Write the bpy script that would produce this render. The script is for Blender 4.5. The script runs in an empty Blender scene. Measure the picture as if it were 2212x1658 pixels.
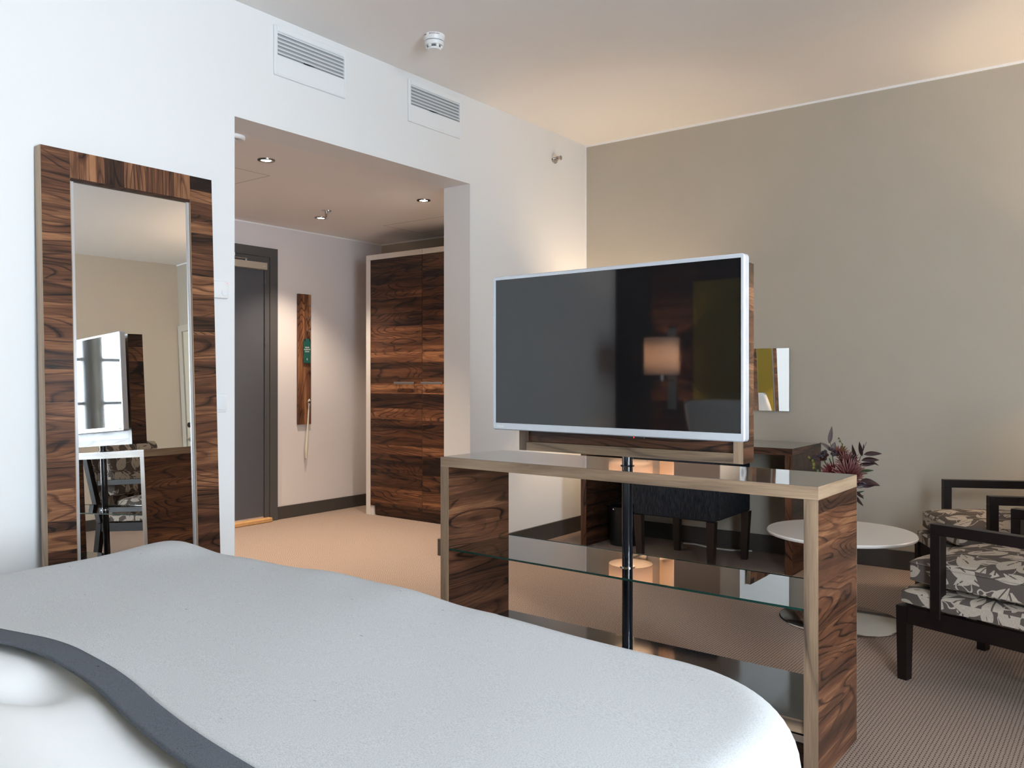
import bpy, bmesh, math, random
from mathutils import Vector, Matrix
random.seed(7)
PI = math.pi
R = math.radians
scene = bpy.context.scene
COL = scene.collection

# ------------------------------------------------------------------ camera
cam_d = bpy.data.cameras.new('camera')
cam = bpy.data.objects.new('camera', cam_d)
COL.objects.link(cam)
cam.location = (0, 0, 1.13)
cam.rotation_euler = (R(90), 0, R(37.011))
cam_d.sensor_width = 36.0
cam_d.lens = 1802.98 / 2212 * 36.0
cam_d.shift_y = -(829 - 812.24) / 2212
cam_d.clip_start = 0.05
scene.camera = cam

# ------------------------------------------------------------------ world, exposure
world = bpy.data.worlds.new('overcast_sky')
scene.world = world
world.use_nodes = True
bg = world.node_tree.nodes['Background']
bg.inputs['Color'].default_value = (0.83, 0.905, 1.0, 1)
bg.inputs['Strength'].default_value = 30.0
scene.view_settings.view_transform = 'Standard'
scene.view_settings.look = 'None'
scene.view_settings.gamma = 1.0
scene.view_settings.use_curve_mapping = False
scene.view_settings.exposure = 0.55
cy = scene.cycles
cy.use_denoising = True
cy.use_adaptive_sampling = True
cy.adaptive_threshold = 0.05
cy.max_bounces = 8
cy.diffuse_bounces = 4
cy.glossy_bounces = 4
cy.transmission_bounces = 8
cy.transparent_max_bounces = 12
cy.sample_clamp_indirect = 8.0
cy.caustics_reflective = False
cy.caustics_refractive = False

# ------------------------------------------------------------------ main dimensions (metres)
XL = -3.29      # white wall, room side
TW = 0.214      # its thickness
XH = -5.443     # far wall of the entrance hall
YB = 5.276      # beige wall
YF = -0.45      # wall behind the bed
XR = 2.20       # window wall
H = 2.838       # ceiling
HO = 2.311      # hall ceiling and opening height
OY0, OY1 = 2.27, 3.937
WINS = ((-0.42, 0.04), (0.11, 1.20))
FILL_WIN = (1.00, 1.90)     # window added behind the camera as extra daylight fill
WZ0, WZ1 = 0.42, 2.50

def portal(y0, y1):
    ld = bpy.data.lights.new('window_portal', 'AREA')
    ld.shape = 'RECTANGLE'
    ld.size = y1 - y0
    ld.size_y = WZ1 - WZ0
    ld.cycles.is_portal = True
    o = bpy.data.objects.new('window_portal', ld)
    o.location = (XR + 0.26, (y0 + y1) / 2, (WZ0 + WZ1) / 2)
    o.rotation_euler = (R(90), 0, R(90))
    COL.objects.link(o)
for w in WINS:
    portal(*w)
ld = bpy.data.lights.new('window_portal', 'AREA')
ld.shape = 'RECTANGLE'; ld.size = FILL_WIN[1] - FILL_WIN[0]; ld.size_y = WZ1 - WZ0; ld.cycles.is_portal = True
o = bpy.data.objects.new('window_portal', ld); COL.objects.link(o)
o.location = ((FILL_WIN[0] + FILL_WIN[1]) / 2, YF - 0.19, (WZ0 + WZ1) / 2)
o.rotation_euler = (R(90), 0, 0)

# ------------------------------------------------------------------ material helpers
MATS = {}
def new_mat(name):
    m = bpy.data.materials.new(name)
    m.use_nodes = True
    nt = m.node_tree
    b = nt.nodes['Principled BSDF']
    return m, nt, b
def N(nt, typ, **kw):
    n = nt.nodes.new(typ)
    for k, v in kw.items():
        setattr(n, k, v)
    return n
def link(nt, a, b):
    nt.links.new(a, b)
def plain(name, col, rough=0.6, metal=0.0, spec=0.5, noise=0.0, nscale=40, bump=0.0, coat=0.0, emit=None, es=0):
    m, nt, b = new_mat(name)
    b.inputs['Base Color'].default_value = (*col, 1)
    b.inputs['Roughness'].default_value = rough
    b.inputs['Metallic'].default_value = metal
    b.inputs['Specular IOR Level'].default_value = spec
    b.inputs['Coat Weight'].default_value = coat
    b.inputs['Coat Roughness'].default_value = 0.05
    if emit:
        b.inputs['Emission Color'].default_value = (*emit, 1)
        b.inputs['Emission Strength'].default_value = es
    if noise or bump:
        tc = N(nt, 'ShaderNodeTexCoord')
        nz = N(nt, 'ShaderNodeTexNoise')
        nz.inputs['Scale'].default_value = nscale
        nz.inputs['Detail'].default_value = 2
        link(nt, tc.outputs['Object'], nz.inputs['Vector'])
        if noise:
            mx = N(nt, 'ShaderNodeMix', data_type='RGBA')
            mx.inputs[6].default_value = (*[c * (1 - noise) for c in col], 1)
            mx.inputs[7].default_value = (*[min(1, c * (1 + noise)) for c in col], 1)
            link(nt, nz.outputs['Fac'], mx.inputs[0])
            link(nt, mx.outputs[2], b.inputs['Base Color'])
        if bump:
            bp = N(nt, 'ShaderNodeBump')
            bp.inputs['Strength'].default_value = bump
            bp.inputs['Distance'].default_value = 0.002
            link(nt, nz.outputs['Fac'], bp.inputs['Height'])
            link(nt, bp.outputs['Normal'], b.inputs['Normal'])
    MATS[name] = m
    return m
def math_n(nt, op, a, b=None, c=None):
    n = N(nt, 'ShaderNodeMath', operation=op)
    for i, v in enumerate((a, b, c)):
        if v is None: continue
        if isinstance(v, (int, float)): n.inputs[i].default_value = v
        else: link(nt, v, n.inputs[i])
    return n.outputs[0]
def ramp(nt, fac, stops, interp='LINEAR'):
    r = N(nt, 'ShaderNodeValToRGB')
    r.color_ramp.interpolation = interp
    els = r.color_ramp.elements
    while len(els) < len(stops): els.new(0.5)
    for e, (p, c) in zip(els, stops):
        e.position = p
        e.color = (*c, 1) if len(c) == 3 else c
    link(nt, fac, r.inputs['Fac'])
    return r.outputs['Color']
def wood(name, axis, dark, mid, light, figure=1.0, rough=0.36, coat=0.10, lines=21.0, contrast=1.0):
    """rosewood veneer: contour lines of a stretched noise; object colour gives tone (r) and seed (g)"""
    m, nt, b = new_mat(name)
    tc = N(nt, 'ShaderNodeTexCoord')
    oi = N(nt, 'ShaderNodeObjectInfo')
    sep = N(nt, 'ShaderNodeSeparateColor')
    link(nt, oi.outputs['Color'], sep.inputs['Color'])
    off = N(nt, 'ShaderNodeCombineXYZ')
    k = math_n(nt, 'MULTIPLY', sep.outputs['Green'], 61.0)
    for i in range(3): link(nt, k, off.inputs[i])
    add = N(nt, 'ShaderNodeVectorMath', operation='ADD')
    link(nt, tc.outputs['Object'], add.inputs[0]); link(nt, off.outputs[0], add.inputs[1])
    def mapped(along, across):
        mp = N(nt, 'ShaderNodeMapping')
        sc = [across] * 3
        sc[axis] = along
        mp.inputs['Scale'].default_value = sc
        link(nt, add.outputs[0], mp.inputs['Vector'])
        return mp.outputs[0]
    n1 = N(nt, 'ShaderNodeTexNoise')
    n1.inputs['Scale'].default_value = 1.0
    n1.inputs['Detail'].default_value = 1.6
    n1.inputs['Roughness'].default_value = 0.45
    n1.inputs['Distortion'].default_value = 0.45 * figure
    link(nt, mapped(1.0, 6.0), n1.inputs['Vector'])
    v = math_n(nt, 'MULTIPLY', n1.outputs['Fac'], lines)
    fr = math_n(nt, 'FRACT', v)
    n3 = N(nt, 'ShaderNodeTexNoise')
    n3.inputs['Scale'].default_value = 1.0
    n3.inputs['Detail'].default_value = 2.0
    n3.inputs['Distortion'].default_value = 0.3
    link(nt, mapped(1.2, 22.0), n3.inputs['Vector'])
    n4 = N(nt, 'ShaderNodeTexNoise')
    n4.inputs['Scale'].default_value = 1.0
    link(nt, mapped(3.0, 9.0), n4.inputs['Vector'])
    vein = ramp(nt, fr, [(0.0, (0, 0, 0)), (0.07, (0.35, 0.35, 0.35)), (0.17, (0.95, 0.95, 0.95)), (0.80, (0.92, 0.92, 0.92)), (1.0, (0.45, 0.45, 0.45))])
    vein_on = ramp(nt, n4.outputs['Fac'], [(0.35, (0, 0, 0)), (0.62, (1, 1, 1))])
    dk = math_n(nt, 'MULTIPLY', math_n(nt, 'SUBTRACT', 1.0, vein), math_n(nt, 'ADD', math_n(nt, 'MULTIPLY', vein_on, 0.75), 0.25))
    broad = ramp(nt, n3.outputs['Fac'], [(0.32, (0, 0, 0)), (0.68, (1, 1, 1))])
    n2 = N(nt, 'ShaderNodeTexNoise')
    n2.inputs['Scale'].default_value = 1.0
    n2.inputs['Detail'].default_value = 2.0
    link(nt, mapped(10.0, 260.0), n2.inputs['Vector'])
    t2 = math_n(nt, 'MULTIPLY', math_n(nt, 'SUBTRACT', broad, 0.5), 0.42 * contrast)
    t3 = math_n(nt, 'MULTIPLY', math_n(nt, 'SUBTRACT', n2.outputs['Fac'], 0.5), 0.55 * contrast)
    t = math_n(nt, 'ADD', math_n(nt, 'ADD', t2, t3), 0.57)
    t = math_n(nt, 'SUBTRACT', t, math_n(nt, 'MULTIPLY', dk, 0.66 * contrast))
    tone = math_n(nt, 'SUBTRACT', sep.outputs['Red'], 0.5)
    t = math_n(nt, 'ADD', t, math_n(nt, 'MULTIPLY', tone, 1.0))
    colr = ramp(nt, t, [(0.08, dark), (0.36, tuple((a * 0.55 + c * 0.45) for a, c in zip(dark, mid))), (0.6, mid), (0.95, light)])
    link(nt, colr, b.inputs['Base Color'])
    b.inputs['Roughness'].default_value = rough
    b.inputs['Coat Weight'].default_value = coat
    b.inputs['Coat Roughness'].default_value = 0.12
    b.inputs['Specular IOR Level'].default_value = 0.35
    MATS[name] = m
    return m
ROSE = dict(dark=(0.010, 0.005, 0.004), mid=(0.125, 0.050, 0.025), light=(0.35, 0.165, 0.078))
for i, ax in enumerate('xyz'):
    wood('rosewood_' + ax, i, **ROSE)
    wood('pale_' + ax, i, dark=(0.07, 0.05, 0.038), mid=(0.28, 0.19, 0.122), light=(0.45, 0.325, 0.215), figure=0.2, rough=0.4, coat=0.1, lines=5.0, contrast=0.7)

def thin_glass(name, tint, refl=1.0, absorb=1.0):
    m = bpy.data.materials.new(name); m.use_nodes = True
    nt = m.node_tree; nt.nodes.clear()
    out = N(nt, 'ShaderNodeOutputMaterial')
    tr = N(nt, 'ShaderNodeBsdfTransparent'); tr.inputs['Color'].default_value = (*tint, 1)
    gl = N(nt, 'ShaderNodeBsdfGlossy'); gl.inputs['Roughness'].default_value = 0.0
    fr = N(nt, 'ShaderNodeFresnel'); fr.inputs['IOR'].default_value = 1.5
    # both faces of a thin sheet reflect
    f2 = math_n(nt, 'MULTIPLY', fr.outputs[0], refl)
    f2 = math_n(nt, 'MINIMUM', f2, 1.0)
    mx = N(nt, 'ShaderNodeMixShader')
    link(nt, f2, mx.inputs[0]); link(nt, tr.outputs[0], mx.inputs[1]); link(nt, gl.outputs[0], mx.inputs[2])
    link(nt, mx.outputs[0], out.inputs['Surface'])
    MATS[name] = m
    return m
thin_glass('window_glass', (0.96, 0.98, 0.98), 1.0)
thin_glass('shelf_glass', (0.95, 0.985, 0.97), 1.9)
thin_glass('vase_glass', (0.72, 0.74, 0.74), 1.5)

plain('white_paint', (0.79, 0.795, 0.80), 0.7)
plain('ceiling_paint', (0.86, 0.845, 0.83), 0.85)
plain('hall_ceiling_paint', (0.84, 0.81, 0.80), 0.85, noise=0.015, nscale=3)
plain('beige_paint', (0.47, 0.425, 0.352), 0.75, noise=0.03, nscale=5)
plain('cream_paint', (0.80, 0.71, 0.59), 0.75, noise=0.02, nscale=5)
plain('lilac_paint', (0.70, 0.66, 0.665), 0.75, noise=0.02, nscale=5)
plain('brown_paint', (0.045, 0.032, 0.027), 0.6)
plain('trim_white', (0.86, 0.86, 0.86), 0.5)
plain('baseboard_grey', (0.058, 0.052, 0.048), 0.45, noise=0.08, nscale=60)
plain('door_grey', (0.078, 0.082, 0.098), 0.45, noise=0.06, nscale=12)
plain('frame_grey', (0.075, 0.074, 0.078), 0.45)
plain('oak_threshold', (0.55, 0.31, 0.13), 0.45, noise=0.15, nscale=30)
plain('closer_metal', (0.55, 0.50, 0.43), 0.4, metal=0.5)
plain('chrome', (0.75, 0.75, 0.76), 0.09, metal=1.0)
plain('steel', (0.55, 0.54, 0.52), 0.28, metal=1.0)
plain('brass_red', (0.35, 0.10, 0.06), 0.25, metal=0.6)
plain('dark_hole', (0.012, 0.013, 0.015), 0.8)
plain('vent_white', (0.80, 0.82, 0.84), 0.4)
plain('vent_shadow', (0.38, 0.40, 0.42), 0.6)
plain('hatch_joint', (0.30, 0.28, 0.27), 0.8)
plain('ring_steel', (0.22, 0.21, 0.20), 0.25, metal=1.0)
plain('plastic_white', (0.82, 0.83, 0.83), 0.35)
plain('detector_grey', (0.12, 0.13, 0.15), 0.5)
plain('print_red', (0.20, 0.03, 0.03), 0.6)
plain('print_dark', (0.05, 0.05, 0.055), 0.6)
plain('print_white', (0.85, 0.85, 0.82), 0.6)
plain('wardrobe_white', (0.70, 0.67, 0.65), 0.45)
plain('handle_metal', (0.40, 0.38, 0.37), 0.3, metal=0.9)
plain('tag_green', (0.006, 0.075, 0.062), 0.5)
plain('shoehorn_ivory', (0.72, 0.68, 0.60), 0.35)
plain('black_cord', (0.01, 0.01, 0.01), 0.6)
plain('mirror_glass', (0.90, 0.90, 0.885), 0.0, metal=1.0)
plain('silver_edge', (0.62, 0.62, 0.64), 0.3, metal=0.6)
plain('gloss_top', (0.085, 0.078, 0.072), 0.045, spec=0.9, coat=0.6)
plain('gloss_dark', (0.020, 0.022, 0.024), 0.07, spec=0.55, coat=0.0)
plain('glass_edge_green', (0.004, 0.035, 0.028), 0.15, spec=0.8)
plain('pole_black', (0.006, 0.008, 0.012), 0.12, spec=0.5, coat=0.25)
plain('tv_silver', (0.62, 0.66, 0.72), 0.28, metal=0.35)
plain('tv_screen', (0.006, 0.006, 0.007), 0.035, spec=0.85)
plain('tv_black', (0.01, 0.01, 0.011), 0.45)
plain('led_red', (0.8, 0.02, 0.02), 0.4, emit=(1, 0.02, 0.02), es=6)
plain('bin_black', (0.008, 0.008, 0.009), 0.35)
plain('table_white', (0.80, 0.77, 0.74), 0.18, coat=0.4)
plain('chair_espresso', (0.009, 0.005, 0.0045), 0.42, spec=0.28, noise=0.25, nscale=30)
plain('leg_brown', (0.022, 0.013, 0.010), 0.4)
plain('olive_fabric', (0.28, 0.215, 0.028), 0.85, bump=0.3, nscale=400)
plain('duvet_white', (0.88, 0.89, 0.90), 0.8, bump=0.10, nscale=60)
plain('pillow_white', (0.86, 0.87, 0.88), 0.85)
plain('bed_base_grey', (0.10, 0.095, 0.09), 0.9, bump=0.3, nscale=300)
plain('cream_door', (0.66, 0.62, 0.50), 0.5)
plain('cream_frame', (0.55, 0.51, 0.44), 0.5)
plain('window_frame', (0.75, 0.77, 0.79), 0.45)
plain('curtain_grey', (0.62, 0.65, 0.68), 0.9, noise=0.06, nscale=60)
plain('stem_green', (0.045, 0.07, 0.02), 0.6)
plain('bud_green', (0.14, 0.135, 0.025), 0.5)
plain('leaf_plum', (0.026, 0.010, 0.015), 0.42)
plain('leaf_grey', (0.10, 0.075, 0.075), 0.6)
plain('leaf_green', (0.03, 0.055, 0.022), 0.55)
plain('petal_crimson', (0.12, 0.010, 0.012), 0.6)
plain('petal_rust', (0.15, 0.038, 0.02), 0.6)
plain('petal_plum', (0.04, 0.024, 0.034), 0.7)
plain('lamp_metal', (0.30, 0.28, 0.26), 0.3, metal=1.0)
plain('bulb', (1, 1, 1), 0.5, emit=(1.0, 0.72, 0.42), es=30)
plain('downlight_glow', (1, 1, 1), 0.5, emit=(1.0, 0.80, 0.55), es=60)
plain('thermo_mark', (0.55, 0.55, 0.55), 0.5)
plain('cord_white', (0.7, 0.68, 0.66), 0.5)
plain('clip_metal', (0.6, 0.62, 0.65), 0.25, metal=0.9)

def m_shade():
    m = bpy.data.materials.new('lamp_shade'); m.use_nodes = True
    nt = m.node_tree; nt.nodes.clear()
    out = N(nt, 'ShaderNodeOutputMaterial')
    d = N(nt, 'ShaderNodeBsdfDiffuse'); d.inputs['Color'].default_value = (0.82, 0.74, 0.68, 1)
    t = N(nt, 'ShaderNodeBsdfTranslucent'); t.inputs['Color'].default_value = (0.90, 0.74, 0.63, 1)
    mx = N(nt, 'ShaderNodeMixShader'); mx.inputs[0].default_value = 0.5
    link(nt, d.outputs[0], mx.inputs[1]); link(nt, t.outputs[0], mx.inputs[2])
    link(nt, mx.outputs[0], out.inputs['Surface'])
    MATS['lamp_shade'] = m
m_shade()

def m_carpet():
    m, nt, b = new_mat('carpet')
    tc = N(nt, 'ShaderNodeTexCoord')
    sp = N(nt, 'ShaderNodeSeparateXYZ'); link(nt, tc.outputs['Object'], sp.inputs[0])
    wob = N(nt, 'ShaderNodeTexNoise'); wob.inputs['Scale'].default_value = 60
    link(nt, tc.outputs['Object'], wob.inputs['Vector'])
    row = math_n(nt, 'DIVIDE', sp.outputs['X'], 0.0118)
    row = math_n(nt, 'ADD', row, math_n(nt, 'MULTIPLY', wob.outputs['Fac'], 0.35))
    fl = math_n(nt, 'FLOOR', row)
    fx = math_n(nt, 'SUBTRACT', row, fl)
    dist = math_n(nt, 'ABSOLUTE', math_n(nt, 'SUBTRACT', fx, 0.5))      # 0 in groove, .5 at rib
    wn = N(nt, 'ShaderNodeTexWhiteNoise', noise_dimensions='1D'); link(nt, fl, wn.inputs['W'])
    ys = math_n(nt, 'ADD', math_n(nt, 'DIVIDE', sp.outputs['Y'], 0.0140), wn.outputs['Value'])
    fy = math_n(nt, 'FRACT', ys)
    dy = math_n(nt, 'ABSOLUTE', math_n(nt, 'SUBTRACT', fy, 0.5))
    gx = N(nt, 'ShaderNodeMapRange'); gx.inputs['From Min'].default_value = 0.10; gx.inputs['From Max'].default_value = 0.22
    gx.inputs['To Min'].default_value = 1; gx.inputs['To Max'].default_value = 0
    link(nt, dist, gx.inputs['Value'])
    gy = N(nt, 'ShaderNodeMapRange'); gy.inputs['From Min'].default_value = 0.12; gy.inputs['From Max'].default_value = 0.34
    gy.inputs['To Min'].default_value = 1; gy.inputs['To Max'].default_value = 0.04
    link(nt, dy, gy.inputs['Value'])
    mask = math_n(nt, 'MULTIPLY', gx.outputs[0], gy.outputs[0])
    nz = N(nt, 'ShaderNodeTexNoise'); nz.inputs['Scale'].default_value = 220; nz.inputs['Detail'].default_value = 2
    link(nt, tc.outputs['Object'], nz.inputs['Vector'])
    pile = ramp(nt, nz.outputs['Fac'], [(0.3, (0.30, 0.228, 0.190)), (0.7, (0.455, 0.350, 0.295))])
    mx = N(nt, 'ShaderNodeMix', data_type='RGBA')
    link(nt, mask, mx.inputs[0]); link(nt, pile, mx.inputs[6]); mx.inputs[7].default_value = (0.040, 0.027, 0.022, 1)
    link(nt, mx.outputs[2], b.inputs['Base Color'])
    b.inputs['Roughness'].default_value = 0.95
    b.inputs['Specular IOR Level'].default_value = 0.1
    MATS['carpet'] = m
m_carpet()

def m_woven(name, base, fleck, scale=1.0, density=0.62):
    m, nt, b = new_mat(name)
    tc = N(nt, 'ShaderNodeTexCoord')
    mp = N(nt, 'ShaderNodeMapping'); mp.inputs['Scale'].default_value = (330 * scale, 1100 * scale, 600 * scale)
    link(nt, tc.outputs['Object'], mp.inputs['Vector'])
    nz = N(nt, 'ShaderNodeTexNoise'); nz.inputs['Scale'].default_value = 1.0; nz.inputs['Detail'].default_value = 3
    link(nt, mp.outputs[0], nz.inputs['Vector'])
    col = ramp(nt, nz.outputs['Fac'], [(density - 0.30, fleck), (density - 0.08, base), (1.0, tuple(min(1, c * 1.12) for c in base))])
    # sparse dark slubs
    mp2 = N(nt, 'ShaderNodeMapping'); mp2.inputs['Scale'].default_value = (9, 22, 12)
    link(nt, tc.outputs['Object'], mp2.inputs['Vector'])
    vo = N(nt, 'ShaderNodeTexVoronoi'); vo.inputs['Scale'].default_value = 1.0
    link(nt, mp2.outputs[0], vo.inputs['Vector'])
    sl = ramp(nt, vo.outputs['Distance'], [(0.03, (1, 1, 1)), (0.055, (0, 0, 0))])
    mx = N(nt, 'ShaderNodeMix', data_type='RGBA')
    link(nt, math_n(nt, 'MULTIPLY', sl, 0.6), mx.inputs[0]); link(nt, col, mx.inputs[6]); mx.inputs[7].default_value = (*[c * 0.3 for c in fleck], 1)
    link(nt, mx.outputs[2], b.inputs['Base Color'])
    b.inputs['Roughness'].default_value = 0.95
    b.inputs['Specular IOR Level'].default_value = 0.1
    bp = N(nt, 'ShaderNodeBump'); bp.inputs['Strength'].default_value = 0.25; bp.inputs['Distance'].default_value = 0.001
    link(nt, nz.outputs['Fac'], bp.inputs['Height']); link(nt, bp.outputs['Normal'], b.inputs['Normal'])
    MATS[name] = m
m_woven('throw_grey', (0.60, 0.615, 0.63), (0.43, 0.435, 0.44))
m_woven('throw_border', (0.125, 0.138, 0.16), (0.045, 0.05, 0.06), density=0.56)

def m_streak(name, c0, c1):
    m, nt, b = new_mat(name)
    tc = N(nt, 'ShaderNodeTexCoord')
    mp = N(nt, 'ShaderNodeMapping'); mp.inputs['Scale'].default_value = (420, 420, 25)
    link(nt, tc.outputs['Object'], mp.inputs['Vector'])
    nz = N(nt, 'ShaderNodeTexNoise'); nz.inputs['Scale'].default_value = 1.0; nz.inputs['Detail'].default_value = 3
    link(nt, mp.outputs[0], nz.inputs['Vector'])
    link(nt, ramp(nt, nz.outputs['Fac'], [(0.35, c0), (0.7, c1)]), b.inputs['Base Color'])
    b.inputs['Roughness'].default_value = 0.9
    b.inputs['Specular IOR Level'].default_value = 0.15
    MATS[name] = m
m_streak('denim_charcoal', (0.010, 0.011, 0.014), (0.048, 0.052, 0.062))

def m_floral():
    m, nt, b = new_mat('floral_fabric')
    tc = N(nt, 'ShaderNodeTexCoord')
    uv = tc.outputs['UV']
    def leaves(scale, seed, L, W):
        mp = N(nt, 'ShaderNodeMapping'); mp.inputs['Scale'].default_value = (scale, scale, 1)
        mp.inputs['Location'].default_value = (seed * 3.7, seed * 1.9, 0)
        link(nt, uv, mp.inputs['Vector'])
        vo = N(nt, 'ShaderNodeTexVoronoi', voronoi_dimensions='2D'); vo.inputs['Scale'].default_value = 1.0
        vo.inputs['Randomness'].default_value = 0.38
        link(nt, mp.outputs[0], vo.inputs['Vector'])
        df = N(nt, 'ShaderNodeVectorMath', operation='SUBTRACT')
        link(nt, mp.outputs[0], df.inputs[0]); link(nt, vo.outputs['Position'], df.inputs[1])
        sc = N(nt, 'ShaderNodeSeparateColor'); link(nt, vo.outputs['Color'], sc.inputs['Color'])
        rot = N(nt, 'ShaderNodeVectorRotate', rotation_type='Z_AXIS')
        link(nt, df.outputs[0], rot.inputs['Vector']); link(nt, math_n(nt, 'MULTIPLY', sc.outputs['Red'], 6.283), rot.inputs['Angle'])
        s = N(nt, 'ShaderNodeSeparateXYZ'); link(nt, rot.outputs[0], s.inputs[0])
        xx = math_n(nt, 'DIVIDE', s.outputs['X'], L)
        prof = math_n(nt, 'SUBTRACT', 1.0, math_n(nt, 'MULTIPLY', xx, xx))
        # broader towards one end, like a petal
        prof = math_n(nt, 'MULTIPLY', prof, math_n(nt, 'ADD', 1.0, math_n(nt, 'MULTIPLY', xx, 0.45)))
        ww = math_n(nt, 'MULTIPLY', prof, W)
        inside = math_n(nt, 'GREATER_THAN', ww, math_n(nt, 'ABSOLUTE', s.outputs['Y']))
        mid = math_n(nt, 'GREATER_THAN', math_n(nt, 'ABSOLUTE', math_n(nt, 'ADD', s.outputs['Y'], math_n(nt, 'MULTIPLY', xx, 0.05))), 0.022)
        cut = math_n(nt, 'MAXIMUM', mid, math_n(nt, 'GREATER_THAN', xx, 0.25))
        return math_n(nt, 'MULTIPLY', inside, cut)
    a = leaves(7.4, 1.0, 0.50, 0.25)
    c = leaves(9.6, 2.3, 0.44, 0.20)
    # thin curling stems
    nz0 = N(nt, 'ShaderNodeTexNoise', noise_dimensions='2D'); nz0.inputs['Scale'].default_value = 7.0
    link(nt, uv, nz0.inputs['Vector'])
    st = math_n(nt, 'ABSOLUTE', math_n(nt, 'SUBTRACT', nz0.outputs['Fac'], 0.5))
    st = math_n(nt, 'LESS_THAN', st, 0.008)
    leaf = math_n(nt, 'MAXIMUM', math_n(nt, 'MAXIMUM', a, c), st)
    mp = N(nt, 'ShaderNodeMapping'); mp.inputs['Scale'].default_value = (900, 90, 1)
    link(nt, uv, mp.inputs['Vector'])
    nz = N(nt, 'ShaderNodeTexNoise'); nz.inputs['Scale'].default_value = 1.0; nz.inputs['Detail'].default_value = 3
    link(nt, mp.outputs[0], nz.inputs['Vector'])
    lc = ramp(nt, nz.outputs['Fac'], [(0.3, (0.36, 0.305, 0.25)), (0.7, (0.54, 0.47, 0.395))])
    mx = N(nt, 'ShaderNodeMix', data_type='RGBA')
    link(nt, leaf, mx.inputs[0]); mx.inputs[6].default_value = (0.105, 0.086, 0.075, 1); link(nt, lc, mx.inputs[7])
    link(nt, mx.outputs[2], b.inputs['Base Color'])
    b.inputs['Roughness'].default_value = 0.9
    b.inputs['Specular IOR Level'].default_value = 0.15
    MATS['floral_fabric'] = m
m_floral()

def m_petal_tip():
    m, nt, b = new_mat('petal_pink')
    at = N(nt, 'ShaderNodeTexCoord')
    s = N(nt, 'ShaderNodeSeparateXYZ'); link(nt, at.outputs['UV'], s.inputs[0])
    link(nt, ramp(nt, s.outputs['Y'], [(0.0, (0.05, 0.006, 0.009)), (0.55, (0.135, 0.028, 0.03)), (1.0, (0.27, 0.13, 0.115))]), b.inputs['Base Color'])
    b.inputs['Roughness'].default_value = 0.6
    MATS['petal_pink'] = m
m_petal_tip()

# ------------------------------------------------------------------ mesh helpers
def box(bm, x0, x1, y0, y1, z0, z1, bev=0.0, seg=1):
    vs = [bm.verts.new(p) for p in ((x0, y0, z0), (x1, y0, z0), (x1, y1, z0), (x0, y1, z0), (x0, y0, z1), (x1, y0, z1), (x1, y1, z1), (x0, y1, z1))]
    fs = [bm.faces.new([vs[i] for i in f]) for f in ((3, 2, 1, 0), (4, 5, 6, 7), (0, 1, 5, 4), (1, 2, 6, 5), (2, 3, 7, 6), (3, 0, 4, 7))]
    if bev > 0:
        es = list({e for f in fs for e in f.edges})
        bmesh.ops.bevel(bm, geom=es, offset=bev, segments=seg, affect='EDGES', profile=0.5)
def ring_pts(c, ax, r, n, ref=None):
    ax = Vector(ax).normalized()
    ref = Vector(ref) if ref else (Vector((0, 0, 1)) if abs(ax.z) < 0.9 else Vector((1, 0, 0)))
    a = ax.cross(ref).normalized(); b2 = ax.cross(a).normalized()
    return [Vector(c) + r * (math.cos(t) * a + math.sin(t) * b2) for t in (2 * PI * i / n for i in range(n))]
def tube(bm, pts, r, n=10, cap=True):
    pts = [Vector(p) for p in pts]
    rs = r if isinstance(r, (list, tuple)) else [r] * len(pts)
    rings = []
    for i, p in enumerate(pts):
        d = (pts[min(i + 1, len(pts) - 1)] - pts[max(i - 1, 0)])
        rings.append([bm.verts.new(q) for q in ring_pts(p, d, rs[i], n)])
    for a, b2 in zip(rings, rings[1:]):
        for i in range(n):
            bm.faces.new((a[i], a[(i + 1) % n], b2[(i + 1) % n], b2[i]))
    if cap:
        bm.faces.new(rings[0][::-1]); bm.faces.new(rings[-1])
def lathe(bm, prof, n=32, c=(0, 0, 0), axis='z'):
    def P(r, h2, t):
        v = (r * math.cos(t), r * math.sin(t), h2)
        if axis == 'x': v = (h2, r * math.cos(t), r * math.sin(t))
        if axis == 'y': v = (r * math.sin(t), h2, r * math.cos(t))
        return Vector(c) + Vector(v)
    rings = []
    for r, h2 in prof:
        if r < 1e-6: rings.append([bm.verts.new(P(0, h2, 0))])
        else: rings.append([bm.verts.new(P(r, h2, 2 * PI * i / n)) for i in range(n)])
    for a, b2 in zip(rings, rings[1:]):
        for i in range(n):
            j = (i + 1) % n
            if len(a) == 1 and len(b2) == 1: continue
            if len(a) == 1: bm.faces.new((a[0], b2[j], b2[i]))
            elif len(b2) == 1: bm.faces.new((a[i], a[j], b2[0]))
            else: bm.faces.new((a[i], a[j], b2[j], b2[i]))
def obj(name, bm, mat, parent=None, smooth=False, tone=None, loc=None, uvbox=None):
    bmesh.ops.recalc_face_normals(bm, faces=bm.faces)
    if uvbox:
        ul = bm.loops.layers.uv.new('UVMap')
        for f in bm.faces:
            n = f.normal
            ax = max(range(3), key=lambda i: abs(n[i]))
            for l in f.loops:
                co = l.vert.co
                u, v = ((co.y, co.z), (co.x, co.z), (co.x, co.y))[ax]
                l[ul].uv = (u * uvbox + ax * 0.37, v * uvbox + ax * 0.53)
    me = bpy.data.meshes.new(name)
    bm.to_mesh(me); bm.free()
    if smooth:
        for p in me.polygons: p.use_smooth = True
        if smooth != 'all':
            try: me.set_sharp_from_angle(angle=R(35))
            except Exception: pass
    me.materials.append(MATS[mat])
    o = bpy.data.objects.new(name, me)
    COL.objects.link(o)
    if parent: o.parent = parent
    if loc: o.location = loc
    g = random.random()
    o.color = (0.5 if tone is None else tone, g, 0, 1)
    return o
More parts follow.
